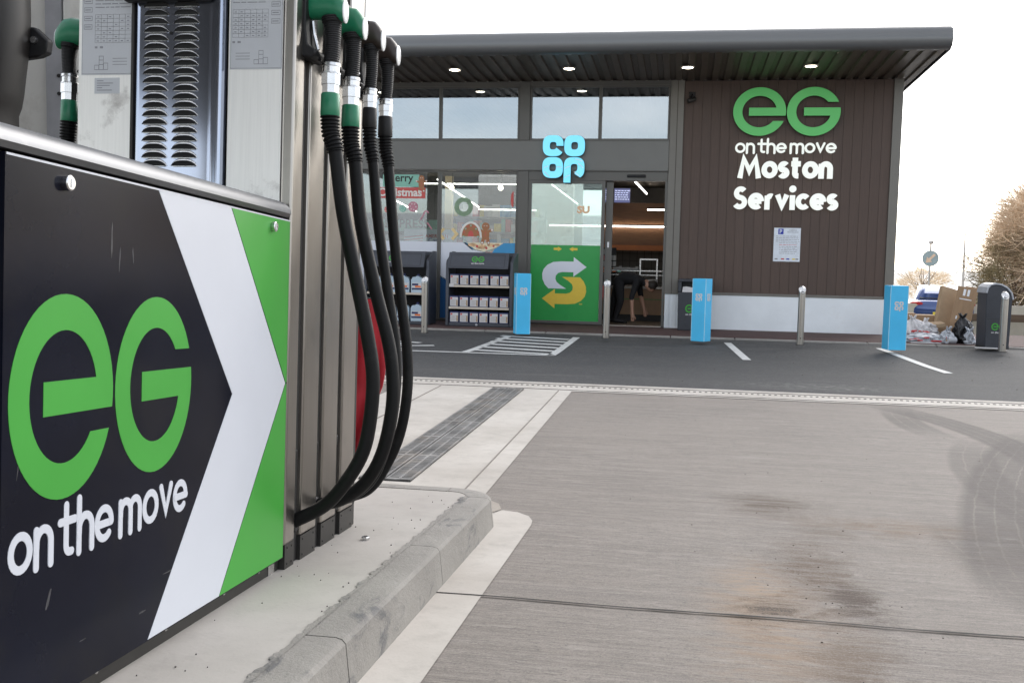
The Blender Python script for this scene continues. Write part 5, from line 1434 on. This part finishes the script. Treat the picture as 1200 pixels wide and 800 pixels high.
b = MB(); put_logo(b, lambda u, v, d: (u, -.1705 - d, v), -.085, .245, .19, .098, 0, .002); b.mat(1).text('on the move', lambda u, v, d: (u, -.1705 - d, v), -.085, .205, width=.19, d1=.002, bold=.02)
b.build('logo', [MT['green_vinyl'], MT['packwhite']], t)

# display racks with goods
def rack(name, lab, x0):
    t = thing(name, lab, 'display rack', (x0, 15.2, .08), group='charcoal display racks before the window')
    W_ = 1.06; D = .5
    b = MB()
    sp = [(0, 0), (D, 0), (D, 1.16), (D - .12, 1.16), (.02, 1.02), (0, .98)]
    for xx in (0, W_ - .05): b.prism(sp, xx, xx + .05, lambda u, v, d: (d, u, v))
    b.box(.05, W_ - .05, D - .03, D, 0, 1.15); b.box(.05, W_ - .05, .01, D - .03, 0, .055)
    b.build('rack_body', MT['rackgrey'], t, bevel=.012)
    MB().box(.05, W_ - .05, D - .036, D - .031, .06, 1.1).build('back_panel', MT['rackdark'], t)
    b = MB().prism([(-.06, .90), (.0, .90), (.14, 1.15), (.08, 1.15)][::1], .04, W_ - .07, lambda u, v, d: (d, u - .02, v)); 
    b.build('header_panel', MT['rackgrey'], t, bevel=.008)
    # emblem on the sloping header
    nx = Vector((0, -.06, .90)); up = (Vector((0, .08, 1.15)) - nx); up.normalize(); nn = Vector((0, -up.z, up.y))
    mp = lambda u, v, d: (u, -.08 + up.y * v + nn.y * d, .90 + up.z * v + nn.z * d)
    b = MB(); put_logo(b, mp, .41, .115, .20, .10, .0005, .002, .004); b.mat(1).text('on the move', mp, .41, .078, width=.2, d1=.002, d0=.0005, bold=.03)
    b.build('logo', [MT['green_vinyl'], MT['packwhite']], t)
    MB().ribbon([(.08, .03), (.93, .03), (.93, .24), (.08, .24), (.08, .035)], .005, .0005, .0015, mp).build('header_line', MT['rackdark'], t)
    b = MB(); b.lathe((.5, -.002, .03), (0, -1, 0), [(0, .02), (.006, .016)], 12); b.build('lock', MT['bingrey'], t)
    return t
def pack_proto():
    t = thing('screenwash_pack', 'x', 'pack', (0, 0, 0), group='navy boxed packs on the right rack')
    MB().box(-.072, .072, 0, .12, 0, .172).build('carton', MT['navy'], t, bevel=.004)
    b = MB().box(-.062, .064, -.0025, -.0005, .012, .150)
    b.mat(1).box(-.055, -.028, -.004, -.0026, .118, .143)
    b.mat(2)
    for k in range(5): b.box(-.05 + .01 * (k % 2), .02 + .03 * ((k * 7) % 3) / 2, -.004, -.0026, .03 + .017 * k, .037 + .017 * k)
    b.mat(3).box(.036, .060, -.004, -.0026, .02, .11)
    b.build('label', [MT['packwhite'], MT['packred'], MT['packgrey'], MT['card_edge']], t)
    return t
rk = rack('display_rack', 'charcoal display rack of navy boxed packs, right of its twin', -3.60)
for k, z in enumerate((.64, .30)):
    MB().box(.05, 1.01, .005, .45, z - .028, z).build('shelf', MT['rackgrey'], rk)
    MB().box(.055, 1.005, -.002, .0045, z - .03, z + .004).build('shelf_edge', MT['shelf'], rk)
MB().box(.06, .13, -.006, -.0025, .612, .66).build('price_card', MT['packwhite'], rk)
ordn = ['first', 'second', 'third', 'fourth', 'fifth', 'last']
pr = pack_proto(); first = True
for r, (z, rn) in enumerate(((.08 + .64 + .0, 'top'), (.08 + .30, 'middle'), (.08 + .056, 'bottom'))):
    for k in range(6):
        o = pr if first else copy_tree(pr)
        first = False
        o.location = (-3.60 + .135 + .158 * k + random.uniform(-.004, .004), 15.215 + random.uniform(0, .01), z + .001)
        o.rotation_euler = (0, 0, random.uniform(-.04, .04))
        o['label'] = 'navy labelled pack on the %s shelf of the right rack, %s from left' % (rn, ordn[k])
        if k == 5: o['label'] = 'navy labelled pack on the %s shelf of the right rack, at its right end' % rn
rk2 = rack('display_rack', 'charcoal display rack of pale blue bottles, half hidden behind the hoses', -4.93)
for z in (.50,):
    MB().box(.05, 1.01, .005, .45, z - .028, z).build('shelf', MT['rackgrey'], rk2); MB().box(.055, 1.005, -.002, .0045, z - .03, z + .004).build('shelf_edge', MT['shelf'], rk2)
def jug_proto():
    t = thing('screenwash_bottle', 'x', 'bottle', (0, 0, 0), group='pale blue bottles on the left rack')
    b = MB().prism([(-.095, 0), (.095, 0), (.098, .02), (.098, .19), (.07, .24), (.03, .25), (.03, .262), (-.02, .262), (-.02, .25), (-.075, .245), (-.098, .2), (-.098, .02)], 0, .13, lambda u, v, d: (u, d, v))
    b.build('bottle_body', MT['jug'], t, bevel=.012, seg=3)
    MB().lathe((.005, .065, .262), (0, 0, 1), [(0, .022), (.03, .022)], 14).build('cap', MT['navy'], t)
    b = MB().box(-.085, .085, -.003, -.0005, .05, .155); b.mat(1).box(-.08, .02, -.0045, -.0031, .115, .145); b.mat(2).box(-.085, .085, -.0045, -.0031, .05, .075); b.mat(3).box(-.03, .06, -.006, -.0046, .085, .112)
    b.build('label', [MT['packwhite'], MT['navy'], MT['navy'], MT['orange']], t)
    return t
jp = jug_proto(); first = True
for z, rn in ((.08 + .50, 'upper'), (.08 + .056, 'lower')):
    for k in range(4):
        o = jp if first else copy_tree(jp); first = False
        o.location = (-4.93 + .19 + .225 * k, 15.22 + random.uniform(0, .01), z + .001); o.rotation_euler = (0, 0, random.uniform(-.08, .08))
        o['label'] = 'pale blue bottle on the %s shelf of the left rack, %s' % (rn, ('nearest its left end', 'second from its left end', 'second from the bollard end', 'nearest the steel bollard')[k])

# rubbish pile at the building corner
def leaf(pts, h, nm, m, par, off): pass
def boxthing(name, lab, loc, rot, size, mats, tape=True, group=None):
    t = thing(name, lab, 'cardboard box', loc, rot, group)
    sx, sy, sz_ = size
    MB().box(-sx / 2, sx / 2, -sy / 2, sy / 2, 0, sz_).build('carton', mats, t, bevel=.004)
    if tape:
        for u0, u1, v0, v1 in ((-.18, -.06, .84, .96), (.02, .14, .84, .96), (-.3, .3, .77, .785), (-.28, -.21, .40, .46), (-.05, .02, .40, .46), (.16, .23, .40, .46)):
            MB().box(sx * u0, sx * u1, -sy / 2 - .0015, -sy / 2 - .0005, sz_ * v0, sz_ * v1).build('tape', MT['tape'], t)
    return t
boxthing('flat_carton', 'tall flat cardboard carton leaning, taped with white labels', (3.97, 15.30, .08), (math.radians(-10), math.radians(9), math.radians(-16)), (.27, .13, .80), MT['card'])
boxthing('flat_carton', 'tall narrow cardboard carton leaning at the right end of the rubbish', (4.07, 15.42, .08), (math.radians(-6), math.radians(8), math.radians(-10)), (.16, .10, .80), MT['card'])
boxthing('flat_carton', 'pale wide cardboard carton leaning behind the taped carton', (3.80, 15.50, .08), (math.radians(-8), math.radians(14), math.radians(24)), (.26, .07, .80), MT['card_edge'], False)
boxthing('cardboard_box', 'brown cardboard box lying on its side behind the white bags', (3.52, 15.75, .08), (0, 0, .05), (.50, .34, .36), MT['card'], False)
MT
boxthing('cardboard_box', 'small flat cardboard box resting on the rubbish bags', (3.68, 15.33, .285), (.1, -.12, .1), (.24, .2, .06), MT['card_edge'], False)
boxthing('cardboard_box', 'low cardboard box at the left behind the light blue post cover', (3.36, 15.8, .08), (0, 0, -.1), (.26, .3, .38), MT['card'], False)
def bag(name, lab, loc, size, m, seed, cat='rubbish bag', prints=None, knot=True):
    rr = random.Random(seed)
    t = thing(name, lab, cat, loc)
    bm = bmesh.new(); bmesh.ops.create_icosphere(bm, subdivisions=5, radius=1)
    ph = [rr.uniform(0, 6) for _ in range(12)]
    for v in bm.verts:
        c = v.co.copy(); a = math.atan2(c.y, c.x)
        f = 1 + .10 * math.sin(3 * a + ph[0] + 2 * c.z) + .07 * math.sin(7 * a + ph[1] - 4 * c.z) + .05 * math.sin(13 * a + ph[2] + 7 * c.z) + .06 * math.sin(9 * c.z + 5 * c.x + ph[3]) + .03 * math.sin(23 * c.x + 17 * c.y + ph[5])
        q = c * 1.7 + Vector((seed, seed * .7, 0))
        f += .30 * (mnoise.fractal(q, 1.0, 2.0, 3)) - .22 * abs(mnoise.noise(q * 2.3)) + .10 * mnoise.noise(q * 6)
        z = c.z
        if z < -.2: f *= 1.15
        v.co = Vector((c.x * f * size[0], c.y * f * size[1], max(-.55, z * (1 + .08 * math.sin(5 * a + ph[4]))) * size[2]))
        v.co.z += .55 * size[2]
    me = bpy.data.meshes.new('bag'); bm.to_mesh(me); bm.free(); me.materials.append(m); me.shade_smooth()
    o = bpy.data.objects.new('bag_body', me); COL.objects.link(o); o.parent = t
    if knot:
        b = MB()
        for k in range(5):
            a = rr.uniform(0, 6.28); b.tube([(0, 0, size[2] * 1.48), (.02 * math.cos(a), .02 * math.sin(a), size[2] * 1.6), (.06 * math.cos(a), .05 * math.sin(a), size[2] * 1.6 + .05)], [.012, .02, .006], 7)
        b.build('knot', m, t, smooth=60)
    if prints:
        b = MB()
        for k in range(prints):
            a = -PI / 2 + (k - prints / 2) * .28 + rr.uniform(-.08, .08); z = rr.uniform(.25, .95) * size[2]
            x = size[0] * 1.02 * math.cos(a); y = size[1] * 1.07 * math.sin(a)
            s = .022
            b.box(x - s * 1.6, x + s * 1.6, y - .006, y + .004, z - s * .4, z + s * .4)
        b.build('red_print', MT['packred'], t)
    return t
bag('rubbish_bag', 'white plastic bag with red print slumped beside the light blue post cover', (3.36, 15.25, .08), (.17, .15, .20), MT['polythene'], 3, prints=4)
bag('rubbish_bag', 'flat white plastic bag with red print lying lowest in the pile', (3.52, 15.05, .08), (.27, .16, .085), MT['clearbag'], 5, prints=7, knot=False)
bag('rubbish_bag', 'crumpled white plastic bag with red print on top of the flat bag', (3.52, 15.25, .16), (.16, .13, .13), MT['polythene'], 8, prints=3)
bag('rubbish_bag', 'clear crumpled plastic bag lying in front of the leaning cartons', (3.77, 14.98, .08), (.10, .10, .12), MT['clearbag'], 11, prints=1)
bag('rubbish_bag', 'black bin bag leaning on the tall taped carton', (3.99, 15.08, .08), (.13, .12, .235), MT['binbag'], 13)
bag('rubbish_bag', 'clear wrapped bag resting against the black bin bag', (4.06, 14.96, .08), (.075, .06, .12), MT['clearbag'], 17)
t = thing('film_roll', 'short roll of clear plastic film lying at the foot of the cartons', 'roll', (3.80, 14.90, .08), (0, 0, .5)); MB().tube([(-.07, 0, .05), (.07, 0, .05)], .05, 20).build('film', MT['clearbag'], t, smooth=40); MB().tube([(-.072, 0, .05), (.072, 0, .05)], .016, 12).build('core', MT['card_edge'], t)
t = thing('white_strip', 'loose white plank lying on the pavement before the domed bin', 'plank', (4.06, 14.18, .082), (0, 0, -.03)); MB().box(-.13, .15, -.03, .03, 0, .015).build('plank', MT['packwhite'], t, bevel=.003)
t = thing('white_strip', 'thin white board lying on the ground under the rubbish bags', 'plank', (3.45, 14.82, .082), (0, 0, -.05)); MB().box(-.2, .2, -.03, .03, 0, .01).build('plank', MT['packwhite'], t)

# parked car seen from behind, half hidden
CY = 31.5; cz0 = gz(CY) - .02
car = thing('parked_car', 'dark blue car seen from behind, parked beyond the cardboard cartons', 'car', (7.75, CY - .0, cz0), (0, 0, math.radians(-8)))
secs = []
def cs(y, hw, z0, z1): return ((0, y, (z0 + z1) / 2), (hw, 0, 0), (0, 0, (z1 - z0) / 2))
MB().loft([cs(-.02, .78, .45, .80), cs(.03, .86, .34, .94), cs(.15, .89, .28, 1.0), cs(.5, .90, .25, 1.02), (cs(2.2, .90, .24, .98)), cs(3.4, .88, .25, .90), cs(4.0, .82, .3, .8), cs(4.2, .7, .4, .7)], 28, 5).build('car_body', MT['carblue'], car, smooth=50)
MB().loft([((0, .42, 1.0), (.74, 0, 0), (0, .01, 0.0)), ((0, .9, 1.2), (.66, 0, 0), (0, .5, 0)), ((0, 1.5, 1.38), (.58, 0, 0), (0, .75, 0)), ((0, 1.55, 1.42), (.5, 0, 0), (0, .6, 0))], 24, 4).build('cabin', MT['carblue'], car, smooth=40)
b = MB().add([(-.62, .38, 1.05), (.62, .38, 1.05), (.52, .86, 1.375), (-.52, .86, 1.375)], [(0, 1, 2, 3)]); o = b.build('rear_window', MT['carglass'], car); s_ = o.modifiers.new('Solidify', 'SOLIDIFY'); s_.thickness = .02
for s in (-1, 1):
    MB().loft([((s * .72, .0, .90), (.17, 0, 0), (0, 0, .045)), ((s * .74, .06, .90), (.17, 0, 0), (0, 0, .06)), ((s * .78, .2, .91), (.12, 0, 0), (0, 0, .05))], 16, 3).build('tail_light', MT['taillight'], car, smooth=40)
    for y in (.75, 3.4):
        w = MB().lathe((s * .80 - .1, y, .31), (1, 0, 0), [(0, .24), (.02, .31), (.18, .31), (.2, .24)], 24).build('wheel', MT['tyre'], car, smooth=40)
        MB().lathe((s * .80 - .105, y, .31), (1, 0, 0), [(0, .08), (.01, .21), (.20, .21), (.21, .08)], 18).build('rim', MT['silver'], w, smooth=40)
MB().box(-.26, .26, -.05, -.02, .55, .66).build('number_plate', MT['yellow'], car)
MB().lathe((0, -.012, .84), (0, -1, 0), [(0, .05), (.02, .045)], 16).build('badge', MT['silver'], car)
MB().box(-.80, .80, -.06, .0, .40, .46).build('bumper_strip', MT['plastic'], car, bevel=.01)

# keep-left sign, pole, wall and rail, planting
t = thing('keep_left_sign', 'round blue sign with pale arrow on a tall slim post beyond the car', 'road sign', (9.3, 40, gz(40)))
MB().tube([(0, 0, 0), (0, 0, 2.92)], .032, 10).build('post', MT['galv'], t, smooth=60)
b = MB().lathe((0, -.05, 2.36), (0, -1, 0), [(0, .3), (.02, .3)], 32); b.mat(1)
mp = lambda u, v, d: (u, -.07 - d, 2.36 + v)
b.ribbon([(.15, .15), (-.05, -.05)], .09, .001, .003, mp); b.prism([(-.17, -.17), (.06, -.13), (-.13, .06)], .001, .004, mp)
b.build('sign_disc', [MT['signblue_hazed'], MT['signarrow']], t)
MB().lathe((0, 0, 2.9), (0, 0, 1), [(0, .06), (.03, .1), (.10, .1), (.13, .03)], 14).build('lamp_head', MT['galv'], t, smooth=40)
t = thing('lighting_pole', 'thin grey pole rising left of the brown tree', 'pole', (15.8, 60, gz(60))); MB().tube([(0, 0, 0), (-.05, 0, 4.0)], [.09, .04], 8).build('shaft', MT['galv'], t, smooth=60); MB().box(-.12, .12, -.12, .12, 0, .05).build('base', MT['galv'], t)
t = thing('boundary_wall', 'low pale panelled wall across the far road', 'wall', (14, 31.6, gz(31.6)))
b = MB(); x = -7.4
while x < 26: b.box(x, x + .58, 0, .15, -.1, .88); x += .6
b.build('panel_row', MT['palepanel'], t, bevel=.01)
t = thing('timber_rail', 'dark brown timber rail on short posts in front of the pale wall', 'rail', (14, 30.9, gz(30.9)))
MB().box(-6.2, 26, -.06, .06, .40, .62).build('rail_beam', MT['wood'], t, bevel=.02)
for x in range(-6, 26, 2): MB().box(x - .07, x + .07, .061, .18, -.05, .58).build('post', MT['wood'], t, bevel=.01)

def twig_tree(name, lab, x, y, h, rad, n, m, seed, zc=.55, squash=.75, group=None, droop=0.0):
    rr = random.Random(seed)
    z0 = gz(y) - .05
    t = thing(name, lab, 'tree', (x, y, z0), group=group)
    b = MB()
    b.tube([(0, 0, -.1), (.05, 0, h * .12), (-.04, .05, h * .3), (.06, -.05, h * .5)], [.16 * rad / 3, .13 * rad / 3, .09 * rad / 3, .04 * rad / 3], 10)
    tips = []
    for k in range(26):
        a = rr.uniform(0, 2 * PI); e = rr.uniform(.15, 1.35); l = rad * rr.uniform(.6, 1.0)
        z1 = h * rr.uniform(.12, .4)
        p0 = Vector((0, 0, z1)); d = Vector((math.cos(a) * math.cos(e), math.sin(a) * math.cos(e), math.sin(e)))
        p1 = p0 + d * l * .5 + Vector((0, 0, rr.uniform(-.1, .2))); p2 = p0 + d * l + Vector((rr.uniform(-.3, .3), rr.uniform(-.3, .3), rr.uniform(-.3, .2)))
        b.tube([p0, p1, p2], [.045 * rad / 3, .03 * rad / 3, .012], 6); tips += [p1, p2, (p1 + p2) / 2]
    b.build('trunk', MT['bark'], t, smooth=60)
    vs = []; fs = []; mi = []
    lumps = []
    for k in range(60):
        a = rr.uniform(0, 2 * PI); u = rr.uniform(-.55, 1); rxy = math.sqrt(max(0, 1 - u * u)) * rr.uniform(.55, 1)
        lumps.append((Vector((rxy * math.cos(a) * rad * .8, rxy * math.sin(a) * rad * .8, h * zc + u * h * (1 - zc) * .82)), rad * rr.uniform(.10, .36)))
    c0 = Vector((0, 0, h * zc * .8))
    for k in range(n):
        c, r = lumps[rr.randrange(len(lumps))]
        d = Vector((rr.gauss(0, 1), rr.gauss(0, 1), rr.gauss(0, 1))).normalized()
        p = c + d * r * rr.random() ** .4
        if p.z < .05: continue
        o = ((p - c0).normalized() * .8 + Vector((rr.gauss(0, .5), rr.gauss(0, .5), rr.gauss(0, .5) - droop))).normalized()
        L = (rr.uniform(.15, .6) if rr.random() < .8 else rr.uniform(.6, 1.1)) * rad / 3; w = rr.uniform(.005, .014)
        s = o.cross(Vector((rr.gauss(0, 1), rr.gauss(0, 1), rr.gauss(0, 1)))).normalized() * w
        bend = Vector((rr.gauss(0, .08), rr.gauss(0, .08), -.06 - droop * .1)) * L
        i = len(vs)
        vs += [p - s, p + s, p + o * L * .55 + s * .8 + bend, p + o * L * .55 - s * .8 + bend, p + o * L]
        fs += [(i, i + 1, i + 2, i + 3), (i + 3, i + 2, i + 4)]
    me = bpy.data.meshes.new('crown'); me.from_pydata(vs, [], fs); me.materials.append(m)
    o = bpy.data.objects.new('crown', me); COL.objects.link(o); o.parent = t
    return t
twig_tree('bare_tree', 'large bare golden brown tree cut off by the right edge of the photo', 14.9, 39.5, 5.2, 4.3, 34000, MT['twig'], 4)
twig_tree('bare_tree', 'olive brown shrub leaning left at the foot of the large golden tree', 11.9, 38.6, 3.2, 1.9, 9000, MT['twig2'], 9, zc=.45)
twig_tree('bare_tree', 'low pale bush showing just over the leaning cartons', 14.1, 62, 2.1, 1.9, 3000, MT['pale_twig'], 12, zc=.45)
twig_tree('bare_tree', 'tall bare tree beyond the right edge, behind the large golden one', 19.5, 42, 6.5, 4.2, 12000, MT['twig'], 15)

for x_, y_, h_, r_, sd_ in ((26, 40, 7.5, 4.4, 21), (34, 42, 8.0, 5.0, 23), (43, 40, 7.0, 5.0, 25)):  # unseen trees, added so the pump panel mirrors less bright sky
    twig_tree('bare_tree', 'unseen bare tree added to darken reflections in the pump panel', x_, y_, h_, r_, 7000, MT['twig2'], sd_, group='unseen trees added for darker reflections')

# ------------------------------------------------------------------ light, sky, camera
SUN_EL, SUN_AZ = math.radians(34), math.radians(24)     # azimuth measured from +Y towards +X
w = bpy.data.worlds.new('World'); SC.world = w; w.use_nodes = True
N, L = w.node_tree.nodes, w.node_tree.links
bg = N['Background']
sky = N.new('ShaderNodeTexSky'); sky.sky_type = 'NISHITA'; sky.sun_disc = False; sky.sun_elevation = SUN_EL; sky.sun_rotation = SUN_AZ
sky.air_density = 1.0; sky.dust_density = 1.6; sky.ozone_density = 1.0
hs = N.new('ShaderNodeHueSaturation'); hs.inputs['Saturation'].default_value = .5
L.new(sky.outputs[0], hs.inputs['Color'])
# thin high cloud
tc = N.new('ShaderNodeTexCoord'); mp_ = N.new('ShaderNodeMapping'); mp_.inputs['Scale'].default_value = (1, 1, 3.2); L.new(tc.outputs['Generated'], mp_.inputs[0])
nz = N.new('ShaderNodeTexNoise'); nz.inputs['Scale'].default_value = 2.2; nz.inputs['Detail'].default_value = 7; nz.inputs['Roughness'].default_value = .6; L.new(mp_.outputs[0], nz.inputs['Vector'])
mr = N.new('ShaderNodeMapRange'); mr.inputs[1].default_value = .42; mr.inputs[2].default_value = .72; mr.inputs[4].default_value = .72; L.new(nz.outputs['Fac'], mr.inputs[0])
mx = N.new('ShaderNodeMix'); mx.data_type = 'RGBA'; L.new(mr.outputs[0], mx.inputs[0]); L.new(hs.outputs[0], mx.inputs[6]); mx.inputs[7].default_value = (9.6, 9.45, 9.2, 1)
L.new(mx.outputs[2], bg.inputs['Color']); bg.inputs['Strength'].default_value = .15
sd = bpy.data.lights.new('Sun', 'SUN'); sd.energy = .5; sd.angle = math.radians(60); sd.color = (1, .965, .92)
so = bpy.data.objects.new('Sun', sd); COL.objects.link(so)
dirv = Vector((math.sin(SUN_AZ) * math.cos(SUN_EL), math.cos(SUN_AZ) * math.cos(SUN_EL), math.sin(SUN_EL)))
so.rotation_euler = dirv.to_track_quat('Z', 'Y').to_euler(); so.location = (6, 10, 12)

cam = bpy.data.cameras.new('Camera'); co_ = bpy.data.objects.new('Camera', cam); COL.objects.link(co_)
cam.sensor_width = 36; cam.lens = 35.1; cam.clip_start = .05; cam.clip_end = 2000
yaw, pitch, roll = math.radians(9.46), math.radians(-4.75), math.radians(1.2)
fw = Vector((-math.sin(yaw) * math.cos(pitch), math.cos(yaw) * math.cos(pitch), math.sin(pitch)))
r0 = fw.cross(Vector((0, 0, 1))).normalized(); u0 = r0.cross(fw)
Rr = r0 * math.cos(roll) + u0 * math.sin(roll); Ur = u0 * math.cos(roll) - r0 * math.sin(roll)
co_.matrix_world = Matrix(((Rr.x, Ur.x, -fw.x, 0), (Rr.y, Ur.y, -fw.y, 0), (Rr.z, Ur.z, -fw.z, 1.15), (0, 0, 0, 1)))
SC.camera = co_
SC.render.engine = 'CYCLES'
SC.render.resolution_x = 1024; SC.render.resolution_y = 682
vs_ = SC.view_settings; vs_.view_transform = 'Standard'; vs_.look = 'None'; vs_.exposure = 1.12; vs_.gamma = 1; vs_.use_curve_mapping = False
SC.cycles.max_bounces = 8; SC.cycles.transparent_max_bounces = 16; SC.cycles.glossy_bounces = 4; SC.cycles.diffuse_bounces = 3
SC.cycles.sample_clamp_indirect = 4
